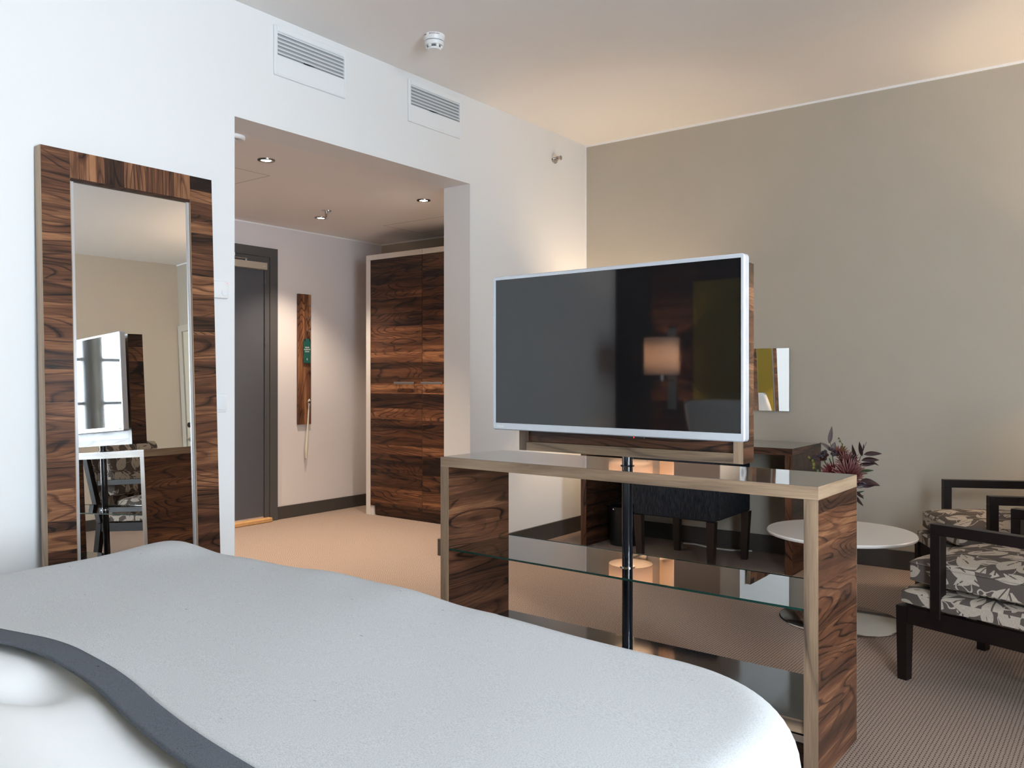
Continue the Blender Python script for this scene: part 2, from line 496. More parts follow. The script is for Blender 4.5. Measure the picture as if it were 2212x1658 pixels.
def B(name, mat, parent, x0, x1, y0, y1, z0, z1, bev=0.0, tone=None, seg=1, uvbox=None, smooth=False):
    bm = bmesh.new()
    box(bm, x0, x1, y0, y1, z0, z1, bev, seg)
    return obj(name, bm, mat, parent, tone=tone, uvbox=uvbox, smooth=smooth)
def tag(o, label, cat, group=None):
    o['label'] = label; o['category'] = cat
    if group: o['group'] = group
    return o
def thing(name, label, cat, loc=(0, 0, 0), rotz=0.0, group=None):
    o = bpy.data.objects.new(name, None)
    o.empty_display_size = 0.05
    COL.objects.link(o)
    o.location = loc; o.rotation_euler = (0, 0, rotz)
    return tag(o, label, cat, group)
def struct(o):
    o['kind'] = 'structure'
    return o
def sempty(name, loc=(0, 0, 0)):
    o = bpy.data.objects.new(name, None); COL.objects.link(o); o.location = loc
    return struct(o)
def copy_tree(o, parent=None):
    c = o.copy(); COL.objects.link(c); c.parent = parent
    for ch in o.children: copy_tree(ch, c)
    return c
def text(name, s, size, mat, parent, matrix, extrude=0.0004, bend=None, align='CENTER'):
    cu = bpy.data.curves.new(name, 'FONT')
    cu.body = s; cu.size = size; cu.align_x = align; cu.align_y = 'CENTER'; cu.extrude = extrude
    cu.resolution_u = 2
    t = bpy.data.objects.new('tmp_text', cu); COL.objects.link(t)
    dg = bpy.context.evaluated_depsgraph_get()
    me = bpy.data.meshes.new_from_object(t.evaluated_get(dg))
    bpy.data.objects.remove(t); bpy.data.curves.remove(cu)
    for v in me.vertices:
        p = v.co.copy()
        if bend: p = bend(p)
        v.co = matrix @ p
    me.name = name; me.materials.clear(); me.materials.append(MATS[mat])
    o = bpy.data.objects.new(name, me); COL.objects.link(o); o.parent = parent
    return o
def frame_m(origin, xdir, ydir):
    x = Vector(xdir).normalized(); y = Vector(ydir).normalized(); z = x.cross(y)
    m = Matrix((x, y, z)).transposed().to_4x4()
    m.translation = Vector(origin)
    return m

# ================================================================== SETTING
def sbox(name, mat, *dims):
    return struct(B(name, mat, None, *dims))
sbox('floor', 'carpet', XH - 0.2, XR + 0.2, YF - 0.2, YB + 0.2, -0.06, 0)
sbox('ceiling', 'ceiling_paint', XL - TW, XR + 0.3, YF - 0.2, YB + 0.2, H, H + 0.1)
HY0 = 1.55
sbox('ceiling_hall', 'hall_ceiling_paint', XH - 0.2, XL - TW, HY0 - 0.2, YB + 0.2, HO, HO + 0.1)
bm = bmesh.new()
box(bm, XL - TW, XL, YF - 0.2, OY0, 0, H)
box(bm, XL - TW, XL, OY1, YB, 0, H)
box(bm, XL - TW, XL, OY0, OY1, HO, H)
struct(obj('wall_left', bm, 'white_paint'))
sbox('wall_back', 'beige_paint', XH - 0.2, XR + 0.3, YB, YB + 0.2, 0, H)
sbox('wall_hall', 'lilac_paint', XH - 0.2, XH, HY0 - 0.2, YB, 0, HO)
sbox('wall_hall_side', 'lilac_paint', XH, XL - TW, HY0 - 0.2, HY0, 0, HO)
bm = bmesh.new()
box(bm, XL, FILL_WIN[0], YF - 0.2, YF, 0, H); box(bm, FILL_WIN[1], XR + 0.3, YF - 0.2, YF, 0, H)
box(bm, FILL_WIN[0], FILL_WIN[1], YF - 0.2, YF, 0, WZ0); box(bm, FILL_WIN[0], FILL_WIN[1], YF - 0.2, YF, WZ1, H)
struct(obj('wall_front', bm, 'brown_paint'))
bm = bmesh.new()
ys = [YF] + [v for w in WINS for v in w] + [YB]
for i in range(0, len(ys), 2):
    box(bm, XR, XR + 0.3, ys[i], ys[i + 1], 0, H)
for w in WINS:
    box(bm, XR, XR + 0.3, w[0], w[1], 0, WZ0)
    box(bm, XR, XR + 0.3, w[0], w[1], WZ1, H)
struct(obj('wall_right', bm, 'cream_paint'))
# windows
for k, (y0, y1) in enumerate(WINS + (FILL_WIN,)):
    w = sempty('window_%d' % (k + 1), (XR + 0.18, (y0 + y1) / 2, WZ0) if k < 2 else ((y0 + y1) / 2, YF - 0.12, WZ0))
    if k == 2: w.rotation_euler = (0, 0, R(-90))  # third window is an unseen addition that brightens the room
    hw = (y1 - y0) / 2; hh = WZ1 - WZ0
    bm = bmesh.new()
    box(bm, -0.03, 0.03, -hw, -hw + 0.05, 0, hh); box(bm, -0.03, 0.03, hw - 0.05, hw, 0, hh)
    box(bm, -0.03, 0.03, -hw + 0.05, hw - 0.05, 0, 0.05); box(bm, -0.03, 0.03, -hw + 0.05, hw - 0.05, hh - 0.05, hh)
    obj('window_frame', bm, 'window_frame', w)
    for zz in (1.31 - WZ0, 1.78 - WZ0):
        B('glazing_bar', 'window_frame', w, -0.02, 0.02, -hw + 0.05, hw - 0.05, zz - 0.018, zz + 0.018)
    for z0, z1 in ((0.05, 1.292 - WZ0), (1.328 - WZ0, 1.762 - WZ0), (1.798 - WZ0, hh - 0.05)):
        B('pane', 'window_glass', w, -0.002, 0.002, -hw + 0.05, hw - 0.05, z0, z1)
    B('window_sill', 'window_frame', w, -0.18 if k < 2 else -0.12, -0.03, -hw - 0.0, hw + 0.0, -0.03, 0.0)
# curtains hang between and beside the windows
def curtain(label, y0, y1):
    bm = bmesh.new()
    n = 60
    rows = []
    for zz in (0.03, 0.9, 1.8, 2.70):
        rows.append([bm.verts.new((XR - 0.10 + 0.028 * math.sin(i / n * 2 * PI * ((y1 - y0) / 0.075)), y0 + (y1 - y0) * i / n, zz)) for i in range(n + 1)])
    for a, b2 in zip(rows, rows[1:]):
        for i in range(n): bm.faces.new((a[i], a[i + 1], b2[i + 1], b2[i]))
    o = obj('curtain', bm, 'curtain_grey', smooth='all')
    md = o.modifiers.new('thick', 'SOLIDIFY'); md.thickness = 0.003
    tag(o, label, 'curtain', 'curtains at the window wall')
curtain('pale grey curtain drawn aside past the wider window', 1.18, 1.50)

# white joint line where the beige wall meets ceiling and corner
tr = sbox('trim_1', 'trim_white', XL, XR, YB - 0.006, YB, H - 0.013, H)
sbox('trim_2', 'trim_white', XL, XL + 0.006, YB - 0.010, YB - 0.0005, 0.11, H - 0.013)
sbox('trim_3', 'trim_white', XH, XH + 0.006, HY0, YB, HO - 0.011, HO)
sbox('trim_4', 'trim_white', XH + 0.006, XL - TW, YB - 0.006, YB, HO - 0.011, HO)
# baseboards
def baseb(name, x0, x1, y0, y1, hgt=0.11):
    struct(B(name, 'baseboard_grey', None, x0, x1, y0, y1, 0, hgt, bev=0.002))
baseb('baseboard_back', XL + 0.013, XR, YB - 0.013, YB)
baseb('baseboard_left', XL, XL + 0.013, OY1 + 0.0, YB)
baseb('baseboard_left_near', XL, XL + 0.013, YF, OY0)
baseb('baseboard_hall', XH, XH + 0.012, 4.135, YB - 0.013, 0.10)
baseb('baseboard_hall_end', XH + 0.012, XL - TW, YB - 0.013, YB, 0.10)
baseb('baseboard_return', XL - TW - 0.045, XL - TW, OY1 - 0.012, YB - 0.013, 0.105)
baseb('baseboard_hall_near', XL - TW - 0.012, XL - TW, HY0, OY0, 0.10)
baseb('baseboard_front', XL + 0.013, XR, YF, YF + 0.013)
baseb('baseboard_right', XR - 0.013, XR, YF + 0.013, YB - 0.013)

# ---- entrance door (far wall of hall)
d1 = sempty('door_1', (XH, 3.6, 0))
Y1 = 4.132 - 3.6
Y0 = -0.50
bm = bmesh.new()
box(bm, 0, 0.022, Y1 - 0.072, Y1, 0, 2.127); box(bm, 0, 0.022, Y0, Y0 + 0.072, 0, 2.127)
box(bm, 0, 0.022, Y0 + 0.072, Y1 - 0.072, 2.055, 2.127)
obj('door_casing', bm, 'frame_grey', d1)
bm = bmesh.new()
box(bm, 0.0005, 0.016, Y1 - 0.118, Y1 - 0.074, 0, 2.053); box(bm, 0.0005, 0.016, Y0 + 0.074, Y0 + 0.118, 0, 2.053)
box(bm, 0.0005, 0.016, Y0 + 0.118, Y1 - 0.118, 2.012, 2.053)
obj('door_lining', bm, 'frame_grey', d1)
B('door_leaf', 'door_grey', d1, 0.0005, 0.007, Y0 + 0.12, Y1 - 0.12, 0.045, 2.008, bev=0.002)
th = B('threshold', 'oak_threshold', d1, 0.0005, 0.06, Y0 + 0.074, Y1 - 0.074, 0.0, 0.034, bev=0.006)
for zz in (0.30, 0.85, 1.40, 1.88):
    bm = bmesh.new(); tube(bm, [(0.016, Y1 - 0.113, zz - 0.03), (0.016, Y1 - 0.113, zz + 0.03)], 0.007, 8)
    obj('hinge', bm, 'frame_grey', d1, smooth=True)
cl = B('door_closer', 'closer_metal', d1, 0.008, 0.060, -0.14, Y1 - 0.125, 1.95, 2.003, bev=0.002)
bm = bmesh.new(); box(bm, 0.03, 0.05, -0.1, Y1 - 0.30, 2.016, 2.022); tube(bm, [(0.04, Y1 - 0.305, 2.004), (0.04, Y1 - 0.305, 2.024)], 0.008, 10)
obj('closer_arm', bm, 'steel', cl)
B('closer_bracket', 'closer_metal', d1, 0.017, 0.06, 0.0, 0.12, 2.028, 2.052, bev=0.001)
# crown like mark on the closer
bm = bmesh.new()
for a in range(-2, 3):
    t = a * 0.32
    box(bm, 0.0602, 0.0608, Y1 - 0.155 + a * 0.004 - 0.001, Y1 - 0.155 + a * 0.004 + 0.001, 1.968 + abs(a) * 0.002, 1.975 + abs(a) * 0.0016)
obj('closer_mark', bm, 'print_white', cl)
bm = bmesh.new(); lathe(bm, [(0, 0), (0.024, 0), (0.024, 0.010), (0.0, 0.010)], 20, (0.0075, Y0 + 0.19, 1.02), 'x'); tube(bm, [(0.017, Y0 + 0.19, 1.02), (0.06, Y0 + 0.19, 1.02), (0.06, Y0 + 0.30, 1.02)], 0.009, 10)
obj('door_handle', bm, 'steel', d1, smooth=True)

# ---- cream connecting door (beige wall, seen only in the leaning mirror)
d2 = sempty('door_2', (1.69, YB, 0))
bm = bmesh.new()
box(bm, -0.50, -0.43, -0.03, 0, 0, 2.14); box(bm, 0.43, 0.50, -0.03, 0, 0, 2.14); box(bm, -0.43, 0.43, -0.03, 0, 2.07, 2.14)
obj('door_casing', bm, 'cream_frame', d2)
B('door_leaf', 'cream_door', d2, -0.428, 0.428, -0.012, 0, 0.01, 2.068)
bm = bmesh.new(); lathe(bm, [(0, -0.012), (0.026, -0.012), (0.026, -0.022), (0, -0.022)], 20, (0.37, 0, 0.86), 'y'); tube(bm, [(0.37, -0.022, 0.86), (0.37, -0.06, 0.86), (0.25, -0.06, 0.86)], 0.009, 10)
obj('door_handle', bm, 'steel', d2, smooth=True)
bm = bmesh.new(); lathe(bm, [(0, -0.012), (0.03, -0.012), (0.028, -0.03), (0, -0.032)], 20, (0.37, 0, 1.02), 'y')
obj('door_lock', bm, 'bin_black', d2, smooth=True)

# ================================================================== FITTINGS ON WALLS AND CEILINGS
def vent(label, ya, yb):
    z0, z1 = 2.5614, 2.8004
    t = thing('air_vent', label, 'air vent', (XL, (ya + yb) / 2, z0), 0, 'white wall vents')
    hw = (yb - ya) / 2; hh = z1 - z0
    bw = 0.019; d = 0.012
    bm = bmesh.new()
    box(bm, 0, d, -hw, -hw + bw, 0, hh, 0.003); box(bm, 0, d, hw - bw * 0.55, hw, 0, hh, 0.002)
    box(bm, 0, d, -hw + bw, hw - bw * 0.55, hh - 0.028, hh, 0.002); box(bm, 0, d, -hw + bw, hw - bw * 0.55, 0, 0.011, 0.003)
    obj('vent_frame', bm, 'vent_white', t)
    B('blank_panel', 'vent_white', t, 0.001, d - 0.003, -hw + bw, hw - bw * 0.55, 0.011, 0.098)
    B('recess_shade', 'vent_shadow', t, 0.0004, 0.0012, -hw + bw, hw - bw * 0.55, 0.098, hh - 0.028)  # flat grey sheet, shade between the slats put into its colour
    zs = [0.098 + 0.0062 + i * (hh - 0.028 - 0.098) / 6 for i in range(6)]
    bm = bmesh.new()
    # downward angled blade
    L0, L1 = -hw + bw, hw - bw * 0.55
    vs = [bm.verts.new(p) for p in ((0.002, L0, 0.0115), (0.0115, L0, 0.001), (0.0115, L0, 0.0042), (0.002, L0, 0.0145), (0.002, L1, 0.0115), (0.0115, L1, 0.001), (0.0115, L1, 0.0042), (0.002, L1, 0.0145))]
    for f in ((0, 1, 2, 3), (7, 6, 5, 4), (0, 4, 5, 1), (1, 5, 6, 2), (2, 6, 7, 3), (3, 7, 4, 0)): bm.faces.new([vs[i] for i in f])
    s0 = obj('slat', bm, 'vent_white', t, loc=(0, 0, zs[0]))
    for zz in zs[1:]:
        c = s0.copy(); COL.objects.link(c); c.location = (0, 0, zz)
    bm = bmesh.new(); tube(bm, [(0.010, -0.05, 0.101), (0.017, -0.03, 0.099), (0.011, 0.02, 0.104)], [0.002, 0.003, 0.001], 8)
    obj('damper_lever', bm, 'dark_hole', t, smooth=True)
vent('larger looking white louvred wall vent above the left of the hall opening', 2.4810, 2.9251)
vent('white louvred wall vent above the right end of the hall opening', 3.3895, 3.8379)

# smoke detector on the bedroom ceiling
t = thing('smoke_detector', 'white fire alarm detector marked BRANDLARM on the bedroom ceiling', 'smoke detector', (-2.835, 3.112, H))
bm = bmesh.new(); lathe(bm, [(0, 0), (0.054, 0), (0.054, -0.016), (0.050, -0.022), (0.049, -0.030), (0, -0.030)], 40)
obj('base_ring', bm, 'plastic_white', t, smooth=True)
bm = bmesh.new(); lathe(bm, [(0, -0.030), (0.0465, -0.030), (0.0465, -0.0335), (0, -0.0335)], 40)
obj('joint_ring', bm, 'detector_grey', t)
bm = bmesh.new(); lathe(bm, [(0, -0.0335), (0.049, -0.0335), (0.048, -0.046), (0.044, -0.052), (0.040, -0.053), (0, -0.053)], 40)
obj('body', bm, 'plastic_white', t, smooth=True)
bm = bmesh.new(); lathe(bm, [(0.033, -0.053), (0.033, -0.064)], 32)
obj('smoke_grille', bm, 'detector_grey', t)
for k in range(6):
    a = 2 * PI * k / 6 + R(-53) + R(30)
    bm = bmesh.new(); box(bm, 0.028, 0.0415, -0.0065, 0.0065, -0.066, -0.0525)
    bmesh.ops.rotate(bm, verts=bm.verts, cent=(0, 0, 0), matrix=Matrix.Rotation(a, 3, 'Z'))
    obj('rib', bm, 'plastic_white', t)
bm = bmesh.new(); lathe(bm, [(0.036, -0.064), (0.032, -0.072), (0.0, -0.073)], 32); lathe(bm, [(0.0, -0.064), (0.036, -0.064)], 32)
obj('cap', bm, 'plastic_white', t, smooth=True)
def curved(s, size, ang, rad, z):
    def bend(p):
        a = ang + p.x / rad
        return Vector(((rad + p.z) * math.cos(a), (rad + p.z) * math.sin(a), z + p.y))
    text('lettering', s, size, 'print_red', t, Matrix.Identity(4), 0.0003, bend)
AC = math.atan2(-3.112, 2.835)
curved('BRANDLARM', 0.0092, AC, 0.0543, -0.0075)
curved('HELP', 0.0085, AC - 0.95, 0.0543, -0.0075)

t = thing('smoke_detector', 'round white sounder half hidden behind the left edge of the hall opening', 'smoke detector', (-3.575, 2.453, HO))
bm = bmesh.new(); lathe(bm, [(0, 0), (0.062, 0), (0.062, -0.012), (0.055, -0.018), (0.03, -0.018), (0.028, -0.012), (0.0, -0.012)], 36)
obj('body', bm, 'plastic_white', t, smooth=True)
bm = bmesh.new(); lathe(bm, [(0, -0.0122), (0.020, -0.0122), (0.017, -0.022), (0, -0.022)], 24)
obj('sounder_dome', bm, 'thermo_mark', t, smooth=True)

# sprinklers
def sprinkler(label, loc, rot):
    t = thing('fire_sprinkler', label, 'sprinkler', loc); t.rotation_euler = rot     # local -z points into the room
    bm = bmesh.new(); lathe(bm, [(0, 0), (0.036, 0), (0.034, -0.006), (0.018, -0.008), (0.0, -0.008)], 28)
    obj('rose', bm, 'chrome', t, smooth=True)
    bm = bmesh.new(); tube(bm, [(0, 0, -0.007), (0, 0, -0.022)], 0.011, 12)
    obj('nozzle', bm, 'steel', t, smooth=True)
    bm = bmesh.new()
    for sx in (-1, 1): tube(bm, [(sx * 0.010, 0, -0.02), (sx * 0.013, 0, -0.034), (sx * 0.004, 0, -0.052)], 0.0025, 8)
    obj('yoke', bm, 'steel', t, smooth=True)
    bm = bmesh.new(); tube(bm, [(0, 0, -0.021), (0, 0, -0.050)], 0.003, 8)
    obj('glass_bulb', bm, 'brass_red', t, smooth=True)
    bm = bmesh.new(); lathe(bm, [(0, -0.052), (0.016, -0.052), (0.016, -0.055), (0, -0.055)], 16)
    obj('deflector', bm, 'steel', t, smooth=True)
sprinkler('chrome fire sprinkler sticking out of the white wall near the beige corner', (XL, 4.858, 2.655), (0, R(-90), 0))
sprinkler('chrome fire sprinkler hanging from the hall ceiling beside a downlight', (-4.647, 3.962, HO), (0, 0, 0))

# downlights
def downlight(label, x, y):
    t = thing('downlight', label, 'downlight', (x, y, HO), 0, 'recessed hall downlights')
    bm = bmesh.new(); lathe(bm, [(0.029, 0.0), (0.047, 0.0), (0.046, -0.005), (0.032, -0.007), (0.029, 0.0)], 32)
    obj('ring', bm, 'ring_steel', t, smooth=True)
    bm = bmesh.new(); lathe(bm, [(0, -0.0008), (0.029, -0.0008), (0.026, -0.003), (0, -0.004)], 24)
    obj('lamp_lens', bm, 'downlight_glow', t)
    ld = bpy.data.lights.new('downlight_beam', 'SPOT')
    ld.energy = 66; ld.color = (1.0, 0.82, 0.63); ld.spot_size = R(100); ld.spot_blend = 0.7; ld.shadow_soft_size = 0.025
    lo = bpy.data.objects.new('downlight_beam', ld); COL.objects.link(lo); lo.parent = t; lo.location = (0, 0, -0.02)
downlight('lit hall downlight nearest the opening, above the ceiling hatch line', -3.816, 2.832)
downlight('lit hall downlight in front of the wardrobe', -3.845, 4.115)
downlight('lit hall downlight beside the ceiling sprinkler', -4.884, 4.111)
downlight('lit hall downlight hidden behind the white wall', -4.884, 2.832)
# hatch joint in hall ceiling
for nm, (x0, x1, y0, y1) in (('trim_5', (-4.62, -4.10, 2.55, 3.07)), ('trim_6', (-4.75, -3.75, 4.62, 5.05))):
    bm = bmesh.new()
    for q in ((x0, x1, y0, y0 + .0035), (x0, x1, y1 - .0035, y1), (x0, x0 + .0035, y0 + .0035, y1 - .0035), (x1 - .0035, x1, y0 + .0035, y1 - .0035)):
        box(bm, *q, HO - 0.0006, HO - 0.0001)
    struct(obj(nm, bm, 'hatch_joint'))

# thermostat and switch beside the leaning mirror
t = thing('thermostat', 'white thermostat on the white wall right of the leaning mirror', 'thermostat', (XL, 2.185, 1.515))
B('housing', 'plastic_white', t, 0, 0.024, -0.04, 0.04, -0.038, 0.038, 0.006, seg=2, smooth=True)
bm = bmesh.new(); lathe(bm, [(0, 0.024), (0.014, 0.024), (0.013, 0.028), (0, 0.028)], 24, (0, 0.014, -0.012), 'x')
obj('dial', bm, 'vent_white', t, smooth=True)
B('marking', 'led_red', t, 0.024, 0.0245, 0.030, 0.034, 0.028, 0.031)
t = thing('light_switch', 'white rocker light switch on the wall below the thermostat', 'light switch', (XL, 2.185, 1.01))
B('plate', 'plastic_white', t, 0, 0.008, -0.04, 0.04, -0.041, 0.041, 0.003, seg=2, smooth=True)
B('rocker', 'vent_white', t, 0.008, 0.013, -0.029, 0.029, -0.03, 0.03, 0.003, seg=2, smooth=True)

# ================================================================== HALL FURNITURE
# wardrobe
WY = 4.7435
t = thing('wardrobe', 'tall rosewood veneer wardrobe with white carcass in the hall', 'wardrobe', (-5.0742, WY, 0))
WD = YB - 0.014 - WY
WW = -3.53 + 5.0742
B('side_panel', 'wardrobe_white', t, 0, 0.050, 0, WD, 0, 2.075, 0.001)
B('side_panel', 'wardrobe_white', t, WW - 0.05, WW, 0, WD, 0, 2.075, 0.001)
for xa, xb in ((0, 0.627), (0.6285, WW)):
    B('top_panel', 'wardrobe_white', t, xa, xb, 0, WD, 2.0755, 2.117, 0.001)
B('foot', 'wardrobe_white', t, 0.0505, 0.085, 0.008, 0.06, 0, 0.078)
B('carcass', 'dark_hole', t, 0.0505, WW - 0.0505, 0.030, WD, 0.079, 2.07)
pl = B('plinth', 'rosewood_x', t, 0.0855, WW - 0.051, 0.022, 0.04, 0.005, 0.0785, tone=0.22)
bands = [(100, 195, .30), (195, 290, .27), (290, 330, .50), (330, 400, .26), (400, 470, .33), (470, 530, .52), (530, 600, .46), (600, 650, .64), (650, 725, .28),
         (725, 755, .42), (755, 805, .74), (805, 880, .27), (880, 935, .56), (935, 980, .24), (980, 1065, .34), (1065, 1110, .62), (1110, 1200, .27),
         (1200, 1280, .36), (1280, 1362, .56), (1362, 1380, .27)]
zc = lambda c: 2.2745 - 0.001592 * c
for i, (xa, xb) in enumerate(((0.052, 0.6265), (0.6295, 1.205))):
    dd = B('wardrobe_door', 'pale_z', t, xa, xb, 0.004, 0.0285, 0.080, 2.0735, tone=0.3)
    for c0, c1, tn in bands:
        z1 = min(zc(c0), 2.0725); z0 = max(zc(c1), 0.081)
        if z1 - z0 < 0.005: continue
        s_ = B('veneer_strip', 'rosewood_x', dd, xa + 0.0015, xb - 0.0015, 0.0, 0.004, z0 + 0.0002, z1 - 0.0002, tone=tn)
    ha, hb = ((-4.723 + 5.0742, -4.506 + 5.0742), (-4.432 + 5.0742, -4.215 + 5.0742))[i]
    bm = bmesh.new(); box(bm, ha, hb, -0.034, -0.026, 1.068, 1.086, 0.0015)
    for hx in (ha + 0.03, hb - 0.03): box(bm, hx - 0.005, hx + 0.005, -0.026, 0.0, 1.072, 1.082)
    obj('handle', bm, 'handle_metal', dd)
B('end_panel', 'rosewood_x', t, 1.2075, WW - 0.0505, 0.004, 0.0285, 0.080, 2.0735, tone=0.3)

# coat rack
t = thing('coat_rack', 'tall narrow rosewood coat hook board on the hall wall', 'coat rack', (XH, 4.399, 0.740))
B('board', 'rosewood_z', t, 0, 0.020, -0.066, 0.066, 0, 1.056, 0.002, tone=0.66)
for zz in (1.701, 1.599, 1.497, 0.919):
    bm = bmesh.new(); tube(bm, [(0.020, 0.018, zz - 0.740), (0.056, 0.018, zz - 0.740)], 0.006, 10); lathe(bm, [(0, 0.056), (0.0095, 0.056), (0.0095, 0.061), (0, 0.061)], 14, (0, 0.018, zz - 0.740), 'x')
    obj('hook', bm, 'chrome', t, smooth=True)
t = thing('door_hanger', 'dark green PLEASE CLEAN MY ROOM door hanger on the coat rack', 'door hanger', (XH + 0.034, 4.41, 1.335), 0)
B('card', 'tag_green', t, 0, 0.002, -0.036, 0.036, -0.098, 0.098, 0.0005)
mt = frame_m((0.0022, 0, 0.015), (0, 1, 0), (0, 0, 1))
for k, s_ in enumerate(('PLEASE', 'CLEAN MY', 'ROOM')):
    m2 = mt.copy(); m2.translation = Vector((0.0022, 0, 0.028 - k * 0.017))
    text('lettering', s_, 0.0135, 'print_white', t, m2, 0.0002)
m2 = mt.copy(); m2.translation = Vector((0.0022, 0, -0.068)); text('logo', 'E', 0.022, 'print_white', t, m2, 0.0002)
bm = bmesh.new()
tube(bm, [(0.003, -0.024, 0.092), (0.014, 0.002, 0.160), (0.014, 0.014, 0.166), (0.003, 0.024, 0.092)], 0.0025, 6)
obj('cord_loop', bm, 'black_cord', t, smooth=True)
bm = bmesh.new()
for sy in (-0.024, 0.024): lathe(bm, [(0, 0.0), (0.006, 0.0), (0.006, 0.006), (0, 0.006)], 12, (0.001, sy, 0.090), 'x')
obj('eyelet', bm, 'black_cord', t)
# shoehorn
t = thing('shoehorn', 'long pale shoehorn hanging from the lowest coat hook', 'shoehorn', (XH + 0.030, 4.414, 0.46))
bm = bmesh.new()
prof = [(0.0, 0.001), (0.015, 0.012), (0.09, 0.017), (0.18, 0.012), (0.30, 0.008), (0.42, 0.0075), (0.455, 0.012), (0.475, 0.011), (0.485, 0.004)]
rows = []
for zz, hw in prof:
    cup = 0.006 if zz < 0.2 else 0.002
    lean = 0.012 * (zz / 0.485)
    rows.append([bm.verts.new((lean + cup * (1 - (s_ * s_)) , s_ * hw - 0.011 + 0.024 * zz / 0.485, zz)) for s_ in (-1, -0.5, 0, 0.5, 1)])
for a, b2 in zip(rows, rows[1:]):
    for i in range(4): bm.faces.new((a[i], a[i + 1], b2[i + 1], b2[i]))
bmesh.ops.recalc_face_normals(bm, faces=bm.faces)
bmesh.ops.solidify(bm, geom=bm.faces[:], thickness=0.003)
obj('blade', bm, 'shoehorn_ivory', t, smooth='all')
bm = bmesh.new(); tube(bm, [(0.016, 0.012, 0.465), (0.019, 0.009, 0.485), (0.022, 0.011, 0.472)], 0.0025, 6)
obj('hanging_loop', bm, 'cord_white', t, smooth=True)

# ================================================================== LEANING MIRROR
TH = R(2.35)
t = thing('leaning_mirror', 'full length mirror in a rosewood strip frame leaning on the white wall', 'mirror', (-3.236 + 1.984 * math.tan(TH), 1.7625, 0))
t.rotation_euler = (0, -TH, 0)
MW, MH, SW, DP = 0.3535, 1.986, 0.104, 0.047       # half width, height, stile width, depth;  local +x is the front face
B('backing', 'silver_edge', t, -DP, -0.012, -MW + 0.002, MW - 0.002, 0.002, MH - 0.002)
B('mirror_pane', 'mirror_glass', t, -0.0118, -0.0100, -MW + SW, MW - SW, SW, MH - SW)
for s_ in (-1, 1):
    B('stile_edge', 'pale_z', t, -DP, -0.002, s_ * MW - 0.0018, s_ * MW + 0.0018, 0, MH, tone=0.75)
    B('inner_edge', 'pale_z', t, -0.010, -0.0015, s_ * (MW - SW) - 0.0025, s_ * (MW - SW) + 0.0025, SW, MH - SW, tone=0.75)
    B('inner_lip', 'silver_edge', t, -0.010, -0.0045, s_ * (MW - SW - 0.009) - 0.005, s_ * (MW - SW - 0.009) + 0.005, SW, MH - SW)
B('inner_edge', 'rosewood_y', t, -0.010, -0.0015, -MW + SW, MW - SW, MH - SW - 0.012, MH - SW, tone=0.15)
B('top_edge', 'pale_y', t, -DP, -0.002, -MW, MW, MH - 0.002, MH, tone=0.4)
zv = lambda v: 1.13 - (v - 812.24) / 1802.98 * 3.09 + 0.003
left_c = [(95, .52), (240, .55), (408, .58), (495, .50), (622, .62), (832, .44), (1020, .54), (1180, .50), (1420, .46), (1570, .42)]
seams_l = [(280 + c / 3.188, tn) for c, tn in left_c] + [(700 + c / 3.071, tn) for c, tn in ((290, .52), (510, .58), (700, .48), (910, .44), (1085, .68), (1290, .42), (1360, .62), (1490, .45))]
right_c = [(325, .20), (425, .66), (510, .58), (600, .40), (650, .60), (742, .34), (890, .50), (1055, .66), (1240, .50), (1352, .36), (1465, .58)]
seams_r = [(280 + c / 3.188, tn) for c, tn in right_c] + [(700 + c / 3.071, tn) for c, tn in ((140, .50), (390, .42), (560, .50), (665, .60), (970, .52), (1290, .32))]
def strips_v(seams, y0, y1, vtop):
    n = len(seams)
    zs = [MH]
    for k in range(1, n): zs.append(MH - (seams[k][0] - seams[0][0]) / (1207 - seams[0][0]) * (MH - 0.45))
    zz = zs + [0.30, 0.15, 0.0]
    tn = [s[1] for s in seams] + [.5, .4]
    for k in range(len(zz) - 1):
        B('veneer_strip', 'rosewood_y', t, -0.0019, 0.0, y0, y1, zz[k + 1] + 0.0003, zz[k] - 0.0003, tone=tn[min(k, len(tn) - 1)])
strips_v(seams_l, -MW, -MW + SW - 0.001, 310)
strips_v(seams_r, MW - SW + 0.001, MW, 391)
xs = [478, 535, 600, 700, 832, 895, 980, 1067, 1190, 1310]; tt = [.66, .60, .70, .22, .68, .52, .62, .56, .72]
def yx(c): return (-MW + SW) + (c - 478) / (1310 - 478) * 2 * (MW - SW) * (1 + 0.12 * (1310 - c) / 832 * 0)
for k in range(9):
    B('veneer_strip', 'rosewood_z', t, -0.0019, 0.0, yx(xs[k]) + 0.0003, yx(xs[k + 1]) - 0.0003, MH - SW, MH, tone=tt[k])
    B('veneer_strip', 'rosewood_z', t, -0.0019, 0.0, yx(xs[k]) + 0.0003, yx(xs[k + 1]) - 0.0003, 0, SW, tone=tt[8 - k])
B('bottom_core', 'pale_y', t, -0.012, -0.002, -MW + 0.002, MW - 0.002, 0, SW, tone=0.4)
B('top_core', 'pale_y', t, -0.012, -0.002, -MW + 0.002, MW - 0.002, MH - SW + 0.001, MH - 0.002, tone=0.4)
for s_ in (-1, 1):
    y0, y1 = sorted((s_ * (MW - 0.002), s_ * (MW - SW + 0.003)))
    B('stile_core', 'pale_z', t, -0.012, -0.002, y0, y1, SW, MH - SW, tone=0.5)

